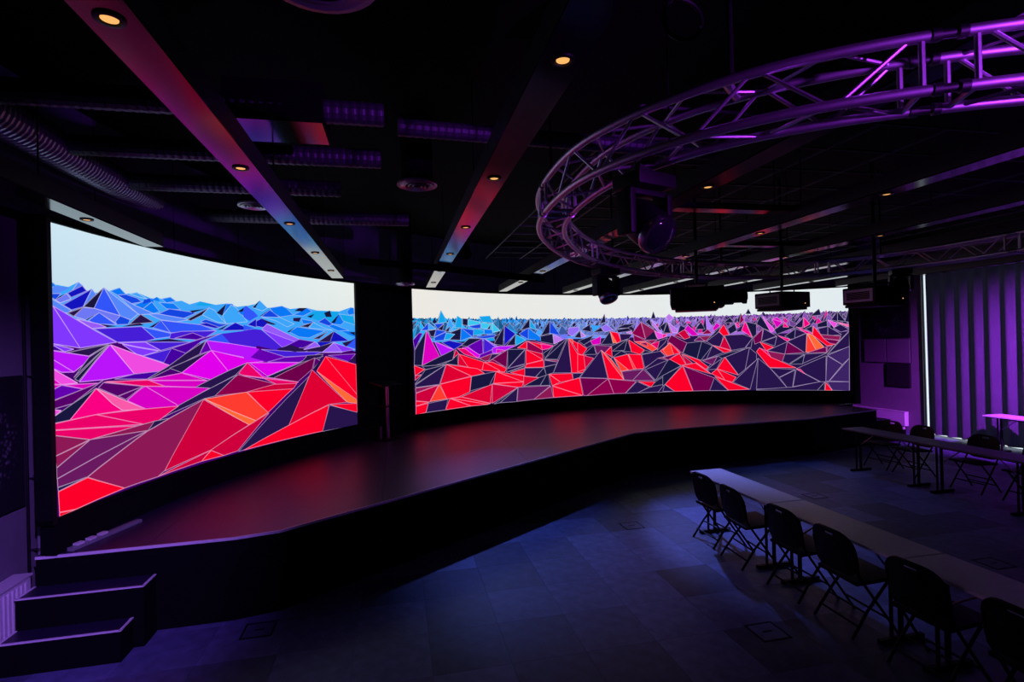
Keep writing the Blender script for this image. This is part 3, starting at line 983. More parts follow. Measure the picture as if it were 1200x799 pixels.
    P('dnavy',1,111.24,2.291,108.03,2.286,111.34,1.855)
    P('navy',1,107.96,2.276,108.11,1.943,111.34,1.846)
    P('dred',1,107.82,2.276,104.77,2.158,104.65,2.016,106.82,2.14)
    P('red',1,107.82,2.276,104.65,2.016,107.89,1.932)
    P('red',1,107.89,1.927,104.58,2.006,104.54,1.836,108.05,1.85)
    P('navy',1,111.48,1.846,108.11,1.924,108.19,1.897,111.57,1.765)
    P('dnavy',1,111.57,1.765,108.19,1.887,108.13,1.85)
    P('red',1,110.85,1.751,108.13,1.831,108.17,1.655)
    P('navy',1,108.13,1.84,104.54,1.825,106.2,1.611,108.17,1.655)
    P('dnavy',1,104.62,2.167,101.78,2.402,102.53,2.348,104.35,2.033)
    P('dnavy',1,100.07,2.512,101.94,2.01,104.35,2.033)
    P('dcrim',1,104.43,2.014,101.79,1.989,101.95,1.942)
    P('navy',1,104.43,2.004,101.95,1.942,102.18,1.896,104.46,1.844)
    P('dnavy',1,104.47,1.834,102.18,1.896,102.81,1.69,104.14,1.642)
    P('dnavy',1,104.54,1.825,104.14,1.642,105.47,1.596,106.13,1.611)
    P('navy',1,99.93,2.512,99.42,1.754,99.44,1.666,102.81,1.686)
    P('red',1,99.78,2.511,96.78,1.796,96.79,1.746,97.25,1.652,99.37,1.666)
    P('red',1,99.63,2.511,96.54,2.265,97.74,2.095)
    P('orange',1,99.71,2.511,98.98,2.489,99,2.373)
    P('crim',1,97.75,2.085,96.57,2.109,96.79,1.746,97.17,2.023)
    P('red',1,113.53,1.799,108.49,1.519,114.02,1.535)
    P('red',1,113.45,1.798,108.39,1.657,105.47,1.587,108.71,1.53)
    P('dred',1,108.39,1.648,105.47,1.587,108.44,1.408)
    P('red',1,114.09,1.527,108.49,1.514,108.73,1.401,109.46,1.399)
    P('dnavy',1,105.47,1.592,104.14,1.642,105.36,1.407,108.44,1.413)
    P('dnavy',1,104.14,1.642,103.7,1.658,103.46,1.39,105.36,1.398)
    P('red',1,103.62,1.658,101.54,1.45,103.09,1.377)
    P('red',1,103.55,1.661,99.3,1.646,99.11,1.499,101.46,1.446)
    P('navy',1,99.22,1.645,97.25,1.642,97.93,1.539,99.11,1.499)
    P('dnavy',1,96.79,1.737,96.69,1.53,97.93,1.539)
    P('red',1,103.09,1.377,97.93,1.529,97.36,1.086)
    P('red',1,103.02,1.367,97.51,1.087,102.86,1.089)
    P('crim',1,114.24,1.52,109.54,1.395,114.33,1.085)
    P('navy',1,109.54,1.391,109.83,1.064,112.88,1.08)
    P('dnavy',1,109.61,1.383,112.95,1.081,114.05,1.063)
    P('plum',1,109.46,1.399,103.39,1.38,106.6,1.082,109.75,1.072)
    P('dcrim',1,103.32,1.37,102.93,1.09,106.6,1.082)
    P('dcrim',1,97.86,1.529,96.69,1.53,92.61,1.472,96.62,1.078,97.2,1.083,97.14,1.084)
    P('dnavy',1,92.94,3.113,92.77,2.904,93.79,2.867)
    P('lil',1,93.66,2.768,92.63,2.844,91.36,2.701,92.96,2.657)
    P('dnavy',1,95.75,2.852,95.5,2.664,97.31,2.718)
    P('plil',1,97.47,2.679,96.61,2.559,97.35,2.523)
    P('sky',0,95.61,2.841,93.65,2.807,95.14,2.653)
    P('dnavy',1,95.14,2.653,93.66,2.768,93.25,2.667)
    P('dnavy',1,90.78,2.7,88.76,2.743,87.92,2.67,90.51,2.629)
    P('dnavy',1,90.78,2.74,89.32,2.835,87.32,2.849,88.76,2.743)
    P('plil',1,89.07,2.624,88.06,2.671,87.94,2.58)
    P('dnavy',1,84.74,2.972,84.22,2.739,85.46,2.884)
    P('plil',1,84.39,2.941,82.57,2.591,83.12,2.613,84.21,2.799)
    P('dnavy',1,84,3.152,83.61,2.979,84.46,2.961)
    P('dnavy',1,81.68,2.881,82.28,2.61,82.96,2.754)
    P('dnavy',1,81.68,2.881,80.9,2.605,82.29,2.6)
    P('lil',1,81.79,2.993,81.29,3.072,80.82,3.03,80.86,2.787,81.54,2.871)
    P('fuch',1,81.2,2.849,80.86,2.787,80.88,2.666)
    P('mar',1,86.31,2.887,85.55,2.441,87.65,2.569,87.93,2.61)
    P('dcrim',1,86.24,2.886,83.95,2.677,83.44,2.433,85.54,2.461)
    P('dnavy',0,84.03,2.637,83.37,2.422,85.55,2.451)
    P('pink',1,83.89,2.657,81.61,2.507,83.3,2.432)
    P('mar',1,87.73,2.569,85.41,2.4,87.62,2.388)
    P('dcrim',1,85.41,2.42,83.44,2.423,84.44,2.315)
    P('dnavy',1,92.02,2.664,91.5,2.343,93.75,2.342)
    P('red',1,92.02,2.664,90.51,2.619,90.05,2.418,90.85,2.361)
    P('lorange',1,91.95,2.653,90.85,2.371,91.5,2.373)
    P('navy',1,90.23,2.598,87.94,2.58,88.53,2.472,90.05,2.418)
    P('fuch',1,95.69,2.438,93.71,2.55,93.89,2.353,95.35,2.339)
    P('dnavy',1,97.95,2.447,95.15,2.574,95.76,2.439,96.95,2.345)
    P('navy',1,96.95,2.345,95.69,2.438,95.35,2.339,96.38,2.264)
    P('red',1,98.1,2.418,96.39,2.245,97.29,2.092,98.16,2.136)
    P('dnavy',1,95.13,2.328,94.67,2.099,97.07,2.101)
    P('plum',1,94.98,2.328,91.87,2.295,93.06,2.131,94.66,2.119)
    P('red',1,91.8,2.285,91.71,2.006,93.06,2.131)
    P('dnavy',1,91.8,2.305,88.82,2.453,88.17,2.13,90.03,2.158,91.71,2.006)
    P('dnavy',1,88.89,2.443,89.45,2.175,91.68,2.165)
    P('red',1,88.61,2.442,85.81,2.17,86.61,2.062,88.17,2.13)
    P('orange',1,87.55,2.388,85.42,2.38,83.48,2.19,84.34,2.133)
    P('mar',1,86.56,2.344,85.42,2.36,85.16,2.258)
    P('dnavy',1,85.74,2.159,84.34,2.113,86.33,2.061)
    P('rose',1,84.58,2.316,83.02,2.391,82.76,2.309,83.48,2.19)
    P('navy',1,83.02,2.391,81.62,2.466,82.06,2.346,83.49,2.15)
    P('dcrim',1,81.65,2.304,80.9,2.565,80.94,2.342)
    P('navy',1,86.26,2.051,82.93,2.127,82.12,2.003,85.83,1.717)
    P('navy',1,85.83,1.696,83.39,1.947,81.01,2.018,81.57,1.908,82.29,1.77,84.06,1.372,85.7,1.663)
    P('red',1,82.93,2.137,80.94,2.342,79.33,2.061,81.97,2.011)
    P('dmar',1,83.39,1.947,81.01,1.998,81.15,1.947,81.71,1.909,81.72,1.9)
    P('crim',1,97.08,2.082,95.2,2.003,96.78,1.757)
    P('red',1,98.16,2.116,97,2.081,96.78,1.737,98.25,1.676)
    P('navy',1,93.77,2.201,92.68,1.482,97.84,1.537)
    P('red',1,93.7,2.201,89.67,1.424,92.54,1.471)
    P('orange',1,93.63,2.191,92.08,1.975,90.13,1.626,89.73,1.444)
    P('navy',1,92.01,1.985,91.5,2.002,90.41,1.668)
    P('red',1,91.43,2.002,88.89,2.07,87.4,1.692,90.13,1.646)
    P('orange',1,91.36,1.982,88.83,1.679,90.13,1.646)
    P('orange',1,88.82,2.07,87.25,1.691,87.9,1.694)
    P('red',1,88.75,2.079,86.4,2.049,85.97,1.694,87.4,1.692)
    P('dnavy',1,91.35,2.041,90.02,2.165,88.89,2.08,91.43,2.002)
    P('plum',1,90.06,1.636,86.12,1.675,88.09,1.404,89.59,1.423)
    P('plum',1,86.05,1.675,84.13,1.373,88.09,1.404)
    P('dmar',1,97.85,1.527,92.61,1.472,96.62,1.078,97.2,1.083)
    P('mar',1,92.62,1.466,91.61,1.087,96.62,1.078)
    P('mar',1,92.54,1.465,87.46,1.371,89.52,1.083,91.61,1.087)
    P('navy',1,87.32,1.37,85.08,1.216,87.23,1.078,89.45,1.082)
    P('red',1,87.03,1.368,83.93,1.341,84.79,1.215)
    P('navy',1,85.08,1.206,82.4,1.273,83.41,1.076,87.23,1.078)
    P('dnavy',1,83.92,1.351,81.09,1.581,81.11,1.439,82.4,1.273,84.79,1.215)
    P('navy',1,82.4,1.263,80.62,1.081,83.56,1.067)
    P('navy',1,85.7,1.663,81.58,1.896,83.92,1.382)
    P('dnavy',1,81.58,1.896,81.02,1.924,79.39,1.734,82.62,1.496,83.92,1.382)
    P('plil',1,81.78,3.002,81.21,3.081,80.4,2.977,81.25,2.879)
    P('dnavy',1,81.53,2.87,81.03,2.584,82.27,2.599)
    P('plil',1,81.46,2.869,79.77,2.671,79.78,2.59,80.74,2.604)
    P('hot',1,82.42,2.559,81.59,2.556,82.44,2.458)
    P('fuch',1,77.96,2.785,76.11,2.514,77.2,2.498,78.53,2.666)
    P('crim',1,79.64,2.579,78.53,2.666,77.61,2.46,78.58,2.413)
    P('mar',1,80.48,2.532,79.65,2.569,78.58,2.413)
    P('dnavy',1,75.65,2.857,75.01,2.662,76.63,2.669)
    P('mar',1,74.54,2.66,73.83,2.546,75.57,2.533)
    P('dcrim',1,76.26,2.474,73.98,2.486,74.94,2.348)
    P('plum',1,76.95,2.376,75.99,2.473,75.07,2.348)
    P('fuch',1,72.99,2.815,72.34,2.742,73.56,2.605,73.67,2.687)
    P('dnavy',1,70.74,2.946,70.11,2.812,71.81,2.81)
    P('mar',1,68.91,3.048,68.43,2.865,69.22,2.748)
    P('dnavy',1,68.91,3.048,69.22,2.768,69.59,2.87)
    P('dnavy',1,67.68,3.152,67.26,3.019,68.15,3.024)
    P('red',1,71.81,2.77,70.95,2.503,71.93,2.477,72.63,2.601)
    P('dnavy',1,72.63,2.601,74.27,2.345,74.94,2.348,72.35,2.721)
    P('dnavy',1,71.18,2.656,69.99,2.782,69.63,2.609,70.82,2.513)
    P('hot',1,69.86,2.791,69.1,2.707,69.49,2.668)
    P('hot',1,68.25,2.834,67.18,2.417,68.86,2.605)
    P('dnavy',1,68.12,2.823,66.43,2.754,66.47,2.494,67.11,2.417)
    P('dnavy',0,68.99,2.586,69.64,2.568,68.45,2.784)
    P('dmar',1,80.9,2.533,78.19,2.32,79.05,2.06,80.94,2.311,81.62,2.374)
    P('dnavy',1,78.19,2.316,75.61,2.35,76.5,1.898,78.92,2.059)
    P('dnavy',1,75.61,2.35,73.82,2.232,75.83,1.865,76.5,1.898)
    P('navy',1,73.82,2.232,71.94,2.053,74.89,1.892)
    P('navy',1,74.8,2.347,72.64,2.581,71.93,2.477,72.44,2.196,73.76,2.242)
    P('crim',1,71.74,2.466,70.63,2.099,72.57,2.197)
    P('red',1,73.76,2.242,70.63,2.088,71.81,2.042)
    P('navy',1,71.73,2.486,68.75,2.504,67.12,2.407,68.43,2.151,70.63,2.099)
    P('navy',1,67.12,2.407,67.41,2.157,68.3,2.16)
    P('dmar',1,66.99,2.396,65.41,2.63,65.72,2.31,66.78,2.242)
    P('red',1,81.21,2.339,79.47,2.059,80.57,2.033,82.5,2.162)
    P('orange',1,82.5,2.152,81.21,2.329,80.57,2.033,81.69,1.997)
    P('dmar',1,82.53,1.96,79.74,2.06,81.57,1.895)
    P('red',1,81.36,1.915,79.54,2.049,78.49,1.771,79.32,1.744)
    P('crim',1,79.2,2.037,77.33,1.797,78.42,1.771)
    P('red',1,79.06,2.037,75.96,1.863,74.52,1.675,75.07,1.626,76.65,1.804)
    P('red',1,79.12,1.733,76.79,1.795,74.16,1.502)
    P('dred',1,76.79,1.805,74.94,1.616,74.16,1.502)
    P('navy',1,75.97,1.853,73.01,1.963,74.93,1.626,74.52,1.675)
    P('plum',1,75.56,1.851,73.01,1.953,73.85,1.733)
    P('navy',1,73.85,1.733,72.23,1.9,73.2,1.63,74.94,1.606)
    P('dnavy',1,73.01,1.963,70.77,2.056,68.44,2.128,71.7,1.928,72.23,1.9)
    P('red',1,71.77,1.928,69.58,1.458,73.07,1.63)
    P('red',1,73.07,1.63,69.98,1.408,70.65,1.279,71.81,1.333)
    P('red',1,73.14,1.63,71.81,1.333,74.15,1.512)
    P('navy',1,71.7,1.928,67.66,2.165,68.46,1.606,69.58,1.468)
    P('navy',1,67.67,2.155,66.56,2.001,66.59,1.841,68.46,1.606)
    P('red',1,79.05,1.733,77.39,1.078,80.62,1.081,82.25,1.271)
    P('dmar',1,78.91,1.722,73.64,1.399,74.5,1.078,77.33,1.078)
    P('navy',1,73.64,1.399,71.33,1.069,74.5,1.078)
    P('red',1,73.57,1.439,67.85,1.092,71.33,1.079)
    P('navy',1,70.52,1.279,66.59,1.841,66.32,1.886,67.73,1.092)
    P('dnavy',1,79.25,1.734,82.25,1.271,82.67,1.233,82.62,1.496)
    P('navy',1,82.32,1.262,80.62,1.081,82.7,1.092)
    P('dnavy',1,65.74,2.964,64.13,2.562,65.28,2.63,66.42,2.76)
    P('pink',1,65.42,2.942,63.55,2.601,64.14,2.531,64.75,2.71)
    P('fuch',1,63.95,2.872,62.32,2.78,63.23,2.641)
    P('fuch',1,63.95,2.872,63.06,2.908,62.2,2.78)
    P('dnavy',1,63.62,2.601,62.2,2.739,60.35,2.647,63.26,2.476)
    P('hot',1,62.07,2.779,61.34,2.652,62.22,2.656)
    P('dnavy',1,59.09,2.875,59.25,2.641,60.73,2.628)
    P('hot',1,59.09,2.895,58.15,2.717,59.01,2.63)
    P('dnavy',1,56.77,3.083,56.44,2.929,58.11,2.909)
    P('dnavy',1,54.09,3.003,52.98,2.747,55.05,2.8)
    P('navy',1,54.09,3.003,54.13,2.754,55.05,2.8)
    P('dnavy',1,52.42,3.1,52.42,2.724,53.1,2.748)
    P('pink',1,55.52,2.803,54.14,2.714,54.62,2.597)
    P('dnavy',1,57.07,2.711,55.64,2.793,55.6,2.642,57.08,2.62)
    P('navy',1,53.74,2.682,52.51,2.546,53.71,2.493,54.73,2.598)
    P('lpink',1,54.13,2.734,52.49,2.665,52.5,2.606,53.79,2.692)
    P('navy',1,65.28,2.63,63.27,2.435,65.72,2.31)
    P('navy',1,63.27,2.424,63.63,2.188,65.6,2.299)
    P('hot',1,63.14,2.455,61.15,2.344,61.65,2.294)
    P('dnavy',1,62.01,2.429,60.36,2.606,60.52,2.361,61.15,2.344)
    P('navy',1,60.36,2.606,58.67,2.496,60.52,2.372)
    P('hot',1,60.23,2.657,57.71,2.471,58.67,2.476)
    P('dnavy',1,58.89,2.599,57.79,2.664,57.82,2.492)
    P('red',1,57.67,2.664,56.53,2.405,57.83,2.452)
    P('red',1,57.62,2.653,56.18,2.344,54.45,2.197,55.74,2.161,57.83,2.442)
    P('navy',1,56.97,2.589,55.54,2.642,55.58,2.411,56.64,2.446)
    P('navy',1,55.54,2.642,53.61,2.433,55.58,2.401)
    P('dcrim',1,56.64,2.446,53.73,2.393,53.97,2.295,56.18,2.344)
    P('dmar',1,56.18,2.344,53.98,2.285,54.45,2.197,55.38,2.23)
    P('navy',1,61.65,2.294,58.67,2.486,58.87,2.009,59.11,2.01)
    P('dmar',1,61.66,2.284,59.11,2.01,62.08,1.977)
    P('orange',1,58.61,2.476,57.3,2.045,58.87,2.009)
    P('lorange',1,58.55,2.475,57.83,2.442,56.21,2.142,57.3,2.045)
    P('navy',1,61.66,2.284,62.08,1.977,64.86,2.069)
    P('red',1,65.98,2.301,63.82,2.158,64.99,2.069)
    P('dmar',1,58.75,1.998,55.86,2.141,55.83,2.001)
    P('plum',1,55.74,2.141,54.92,2.178,55.77,2)
    P('navy',1,52.51,2.507,52.57,2.131,55.66,1.96)
    P('dnavy',1,54.45,2.197,52.57,2.507,55.78,1.94)
    P('dcrim',1,64.99,2.068,62.08,1.977,62.5,1.772,64.25,1.9)
    P('navy',1,62.08,1.977,59.12,1.968,61.5,1.729,62.49,1.793)
    P('navy',1,59,1.968,55.77,1.99,59.53,1.725)
    P('dnavy',1,59.12,1.948,59.41,1.724,61.38,1.718)
    P('red',1,66.55,2.053,66.01,2.155,64.25,1.9,60.4,1.624,64.55,1.643)
    P('rose',1,65.88,2.134,64.86,2.068,64.25,1.9)
    P('navy',1,55.9,1.92,56.06,1.276,56.83,1.276,60.41,1.604)
    P('grape',1,55.78,1.919,53.61,1.696,55.59,1.297,56.06,1.286)
    P('grape',1,55.66,1.929,52.57,2.14,52.62,1.853,53.61,1.696)
    P('grape',1,52.62,1.853,52.71,1.279,55.53,1.297)
    P('navy',1,66.32,1.886,64.55,1.643,61.79,1.113,66.72,1.097)
    P('navy',1,64.49,1.632,60.6,1.584,63.07,1.392)
    P('navy',1,60.6,1.573,61.04,1.144,61.85,1.124,63,1.382)
    P('navy',1,60.41,1.594,56.95,1.276,60.98,1.154)
    P('rose',1,60.41,1.604,59.79,1.593,58.96,1.459)
    P('navy',1,66.72,1.086,60.98,1.144,56.95,1.276,56.12,1.276,57.34,1.064,66.72,1.066)
    P('dnavy',1,56.24,1.266,56.27,1.065,57.34,1.064)
    P('red',1,56.06,1.266,55.16,1.066,56.22,1.065)
    P('grape',1,55.89,1.276,52.71,1.279,52.75,1.057,55.1,1.067)


make_screen('curved video wall with violet and magenta mountains beside the steps', TH_L[0], TH_L[1], 10, draw_left, .0075)
make_screen('wide curved video wall with red and navy peaks right of the black pillar', TH_R[0], TH_R[1], 22, draw_right, .0105)

# ------------------------------------------------------------------ stage
stage = thing('stage', 'low black stage with a kinked front edge before the video walls', 'stage', (2.0, 8.0, 0))
sinv = Matrix.Translation((-2.0, -8.0, 0))
back = [arc(tt, RAD + .12) for tt in [52.2 + k * (172.6 - 52.2) / 48 for k in range(49)]]
outline = FRONT + [(10.35, 10.86)] + back + [(-3.02, 5.30)]
obj('stage_body', prism(outline, 0.0, STAGE - .02), M('matt_black'), stage, matrix=sinv)
gx = -4.2
while gx < 11.5:
    gy = 4.5
    while gy < 13:
        q = clip_rect(outline, gx + .0015, gx + 1.9985, gy + .0015, gy + .9985 + 1.0)
        if len(q) >= 3 and abs(area2(q)) > .02:
            obj('deck_panel', prism(q, STAGE - .02, STAGE), M('deck'), stage, matrix=sinv)
        gy += 2.0
    gx += 2.0
for (x0, y0), (x1, y1) in zip(FRONT, FRONT[1:]):
    l = math.hypot(x1 - x0, y1 - y0)
    mm = Matrix.Translation((x0 - 2.0, y0 - 8.0, 0)) @ Matrix.Rotation(math.atan2(y1 - y0, x1 - x0), 4, 'Z')
    obj('edge_trim', box(0, l, -.012, .0, STAGE - .022, STAGE + .002), M('nosing'), stage, matrix=mm)


def stairs(label, x0, x1, steps, group=None):
    """steps: list of (front y, back y, top z)"""
    rt = thing('stage_steps', label, 'steps', ((x0 + x1) / 2, steps[0][0], 0))
    iv = Matrix.Translation((-(x0 + x1) / 2, -steps[0][0], 0))
    z0 = 0.0
    for (ya, yb, z, xa, xb) in steps:
        st = obj('step', box(xa, xb, ya, yb, 0.0, z - .004), M('matt_black'), rt, matrix=iv)
        obj('tread', box(xa + .004, xb - .004, ya + .004, yb, z - .004, z), M('deck'), rt, matrix=iv)
        for (a, b, c, d2) in ((xa, xb, ya - .006, ya + .012), (xb - .012, xb + .006, ya, min(yb, ya + .42))):
            obj('nosing', box(a, b, c, d2, z - .006, z + .004), M('nosing'), rt, matrix=iv)
        obj('nosing', box(xa - .006, xa + .012, ya, yb, z - .006, z + .004), M('nosing'), rt, matrix=iv)
    return rt


stairs('black steps with pale metal nosings beside the white radiator', -3.03, -2.11,
       [(4.79, 5.00, .25, -3.03, -2.20), (5.00, 5.235, .50, -3.03, -2.12)])
# right hand steps run down sideways from the stage
rs = thing('stage_steps', 'dark steps at the far end of the stage by the art panels', 'steps', (11.0, 10.4, 0))
riv = Matrix.Translation((-11.0, -10.4, 0))
for (x0, x1, z) in ((10.36, 10.78, .50), (10.78, 11.20, .25)):
    obj('step', box(x0, x1, 9.86, 10.85, 0, z - .004), M('matt_black'), rs, matrix=riv)
    obj('tread', box(x0, x1, 9.86, 10.85, z - .004, z), M('deck'), rs, matrix=riv)
    obj('nosing', box(x1 - .012, x1 + .004, 9.86, 10.85, z - .006, z + .003), M('steel'), rs, matrix=riv)
    obj('nosing', box(x0, x1, 9.85, 9.862, z - .006, z + .003), M('steel'), rs, matrix=riv)

# lectern in front of the pillar
lec = thing('lectern', 'slim dark standing lectern on the stage before the pillar', 'lectern', (-.22, 9.93, STAGE), 43 * R2D)
obj('base', box(-.20, .20, -.17, .17, 0, .025, bevel=.006), M('satin_black'), lec)
obj('post', tube([(0.03, 0, .02), (0.03, 0, 1.0)], .032, 14), M('steel'), lec, smooth=True)
obj('post', tube([(-.12, .02, .02), (-.12, .02, .25)], .02, 10), M('steel'), lec, smooth=True)
tb = box(-.24, .24, -.19, .19, -.012, .012, bevel=.005, mx=Matrix.Translation((0, 0, 1.02)) @ Matrix.Rotation(.18, 4, 'X'))
obj('desk_top', tb, M('satin_black'), lec)
obj('shelf', box(-.10, .16, -.12, .12, .60, .615), M('satin_black'), lec)

# power strip on the stage by the left screen
ps = thing('cable_duct', 'short pale cable duct lying on the stage beside the left screen', 'cable duct', (-2.80, 5.30, STAGE), 72 * R2D)
obj('duct_body', box(0, .75, -.03, .03, 0, .03, bevel=.004), M('proj_grey'), ps)
for k in range(3):
    obj('socket', box(.05 + k * .12, .12 + k * .12, -.025, .025, .03, .05, bevel=.003), M('white_enamel'), ps)

# ------------------------------------------------------------------ ceiling: light beams
lens_me = to_mesh('lamp', lathe([(.027, 0), (.027, .012)], 20))
lens_me.materials.append(M('lamp_warm'))
ring_bm = bmesh.new()
N = 24
prof = [(.032, .004), (.034, -.008), (.048, -.006), (.050, .004)]
rr = [[ring_bm.verts.new((r * math.cos(2 * math.pi * k / N), r * math.sin(2 * math.pi * k / N), z)) for k in range(N)] for r, z in prof]
for a, b in zip(rr, rr[1:]):
    for k in range(N):
        ring_bm.faces.new((a[k], a[(k + 1) % N], b[(k + 1) % N], b[k]))
ring_me = to_mesh('downlight', ring_bm, True)
ring_me.materials.append(M('satin_black'))
for n, x in enumerate((-2.52, -.92, .68, 2.31, 3.93, 5.52, 7.10, 8.70, 10.30)):
    ye = arc_y(x) - (.42 if x < -2 else .55)
    y0 = -2.5
    bt = thing('light_beam', 'long glossy ceiling beam with recessed downlights mirroring the screen colours', 'ceiling beam', (x, y0, BEAM_Z), group='downlight beams under the black ceiling')
    obj('soffit', box(-.09, .09, 0, ye - y0, 0, .012), M('beam'), bt)
    bsd = box(-.09, -.082, 0, ye - y0, .012, .14)
    box(.082, .09, 0, ye - y0, .012, .14, bm=bsd)
    obj('beam_side', bsd, M('beam_side'), bt)
    for yy in range(0, int((ye - y0 - 1.2) / 3) + 1):
        obj('hanger_rod', tube([(0, 1.0 + yy * 3, .012), (0, 1.0 + yy * 3, CEIL - BEAM_Z)], .006, 6), M('satin_black'), bt)
    k = 0
    while 2.03 + 1.54 * k < ye - .3:
        yy = 2.03 + 1.54 * k - y0
        dl_ = add('downlight', ring_me, None, bt, loc=(0, yy, -.001))
        add('lamp', lens_me, None, dl_, loc=(0, 0, -.003))
        k += 1

# spiral duct and branch pipes


def corrugated(p0, p1, r, pitch, depth, seg=20):
    p0, p1 = Vector(p0), Vector(p1)
    L_ = (p1 - p0).length
    n = max(2, int(L_ / pitch))
    path, rs_ = [], []
    for i in range(n):
        for q, d2 in ((0, 0), (.3, depth), (.6, depth), (.8, 0)):
            path.append(p0 + (p1 - p0) * ((i + q) / n))
            rs_.append(r - depth + d2)
    path.append(p1)
    rs_.append(r - depth)
    return tube(path, rs_, seg)


tag(obj('spiral_duct', corrugated((-2.70, 2.6, 4.15), (-2.70, 8.3, 4.15), .155, .05, .010), M('duct'), smooth=False), 'thick corrugated grey air duct running along the left side of the ceiling', 'duct')
for n, (y, x1, lab) in enumerate(((4.02, -.05, 'first'), (4.98, -.10, 'second'), (5.98, -.55, 'third'), (7.36, .2, 'fourth'))):
    lab2 = ('branch duct feeding the flat ceiling plenum box', 'branch duct ending beside the round magenta lit diffuser', 'branch duct ending at the blue lit round diffuser', 'branch duct nearest the far end of the spiral duct')[n]
    tag(obj('branch_duct', corrugated((-2.56, y, 4.16), (x1, y + .02, 4.16), .085, .06, .004, 14), M('dark_duct'), smooth=False), 'slim dark ' + lab2, 'duct')
tag(obj('branch_duct', corrugated((-.05 + .1, 4.24, 4.16), (3.2, 4.42, 4.16), .07, .06, .004, 14), M('dark_duct')), 'slim dark duct leaving the plenum box towards the truss ring', 'duct')
pb = thing('plenum_box', 'flat rectangular grey plenum box under the black ceiling beside a beam', 'duct box', (-.80, 4.17, 4.05))
obj('box', box(-.33, .33, -.22, .22, 0, .28, bevel=.006), M('matt_black'), pb)
obj('face_plate', box(-.32, .32, -.21, .21, -.006, .0), M('beam'), pb)
tag(obj('flat_duct', prism([(-.45, 6.95), (.68, 7.48), (2.5, 8.80), (2.72, 9.55), (.68, 8.0), (-.45, 7.40)], 3.545, 3.57), M('void_black')), 'flat black rectangular duct crossing below two beams near the pillar', 'duct')


def diffuser(label, x, y, z, r, zt=CEIL):
    rt = thing('round_diffuser', label, 'air vent', (x, y, z))
    obj('drum', lathe([(r * .8, .02), (r * .8, zt - z)], 24), M('matt_black'), rt, smooth=True)
    obj('rim', lathe([(r * .55, .0), (r, .0), (r, .02), (r * .55, .025)], 28), M('diffuser_face'), rt, smooth=True)
    for q in (.85, .65, .45, .25):
        g = bmesh.new()
        lathe([(r * q - .012, -.006), (r * q, -.012), (r * q + .004, 0)], 24, bm=g)
        obj('vane', g, M('diffuser_face'), rt, smooth=True)
    return rt


diffuser('round ceiling diffuser reflecting magenta between two beams', .24, 5.40, 4.05, .20)
diffuser('round ceiling diffuser lit blue behind the left beam', -1.52, 6.40, 4.05, .17)
diffuser('large dark round ceiling diffuser above the plenum box', -.31, 2.55, 4.15, .28)
diffuser('pale lit round diffuser above the black pillar', .17, 9.35, 3.50, .16)

# ceiling grid of thin bars beyond the ring
cg = struct(thing('trim_6', 'thin black ceiling grid bars beyond the truss ring', 'ceiling grid', (5.5, 7, 4.25)))
cg['kind'] = 'structure'
for k in range(11):
    obj('grid_bar', box(-3.6 + k * .75 - .008, -3.6 + k * .75 + .008, -3.2, 4.2, 0, .02), M('dark_duct'), cg)
for k in range(13):
    obj('grid_bar', box(-3.6, 3.9, -3.2 + k * .6 - .008, -3.2 + k * .6 + .008, .0, .02), M('dark_duct'), cg)
for n, (x, y) in enumerate(((2.2, 4.0), (5.5, 4.0), (2.2, 10.5), (5.5, 10.5), (9.0, 10.5))):
    obj('hanger_rod', tube([(x - 5.5, y - 7, .01), (x - 5.5, y - 7, CEIL - 4.25)], .005, 6), M('matt_black'), cg)
for n, (x0, x1, y, lab) in enumerate(((2.45, 3.82, 4.55, 'glossy cable tray crossing between two beams inside the ring, nearer one'), (4.02, 5.42, 6.3, 'glossy cable tray crossing between two beams inside the ring, farther one'))):
    ct = thing('cable_tray', lab, 'cable tray', (x0, y, 3.66))
    obj('tray', box(0, x1 - x0, -.07, .07, 0, .01), M('beam'), ct)
    for yy in (-.07, .066):
        obj('tray_side', box(0, x1 - x0, yy, yy + .004, .01, .06), M('beam_side'), ct)
    for xx in (.15, x1 - x0 - .15):
        obj('hanger_rod', tube([(xx, 0, .01), (xx, 0, CEIL - 3.66)], .005, 6), M('matt_black'), ct)

# ------------------------------------------------------------------ truss ring
CTRL = [(0.98, 2.95), (1.04, 3.74), (1.31, 4.50), (1.80, 5.33), (2.36, 5.95), (3.08, 6.47), (3.95, 6.86), (4.9, 7.02), (5.75, 6.90), (6.45, 6.42), (6.86, 5.55), (6.92, 4.5), (6.68, 3.4), (6.1, 2.35), (5.2, 1.55), (4.15, 1.12), (3.1, 1.10), (2.30, 1.36), (1.70, 1.67), (1.32, 2.02), (1.08, 2.45)]


def catmull(P_, t):
    n = len(P_)
    i = int(t) % n
    u = t - int(t)
    p = [Vector((*P_[(i + j - 1) % n], 0)) for j in range(4)]
    return .5 * ((2 * p[1]) + (-p[0] + p[2]) * u + (2 * p[0] - 5 * p[1] + 4 * p[2] - p[3]) * u * u + (-p[0] + 3 * p[1] - 3 * p[2] + p[3]) * u ** 3)


dense = [catmull(CTRL, k * len(CTRL) / 1200) for k in range(1200)]
cum = [0.0]
for i in range(1200):
    cum.append(cum[-1] + (dense[(i + 1) % 1200] - dense[i]).length)
RL = cum[-1]


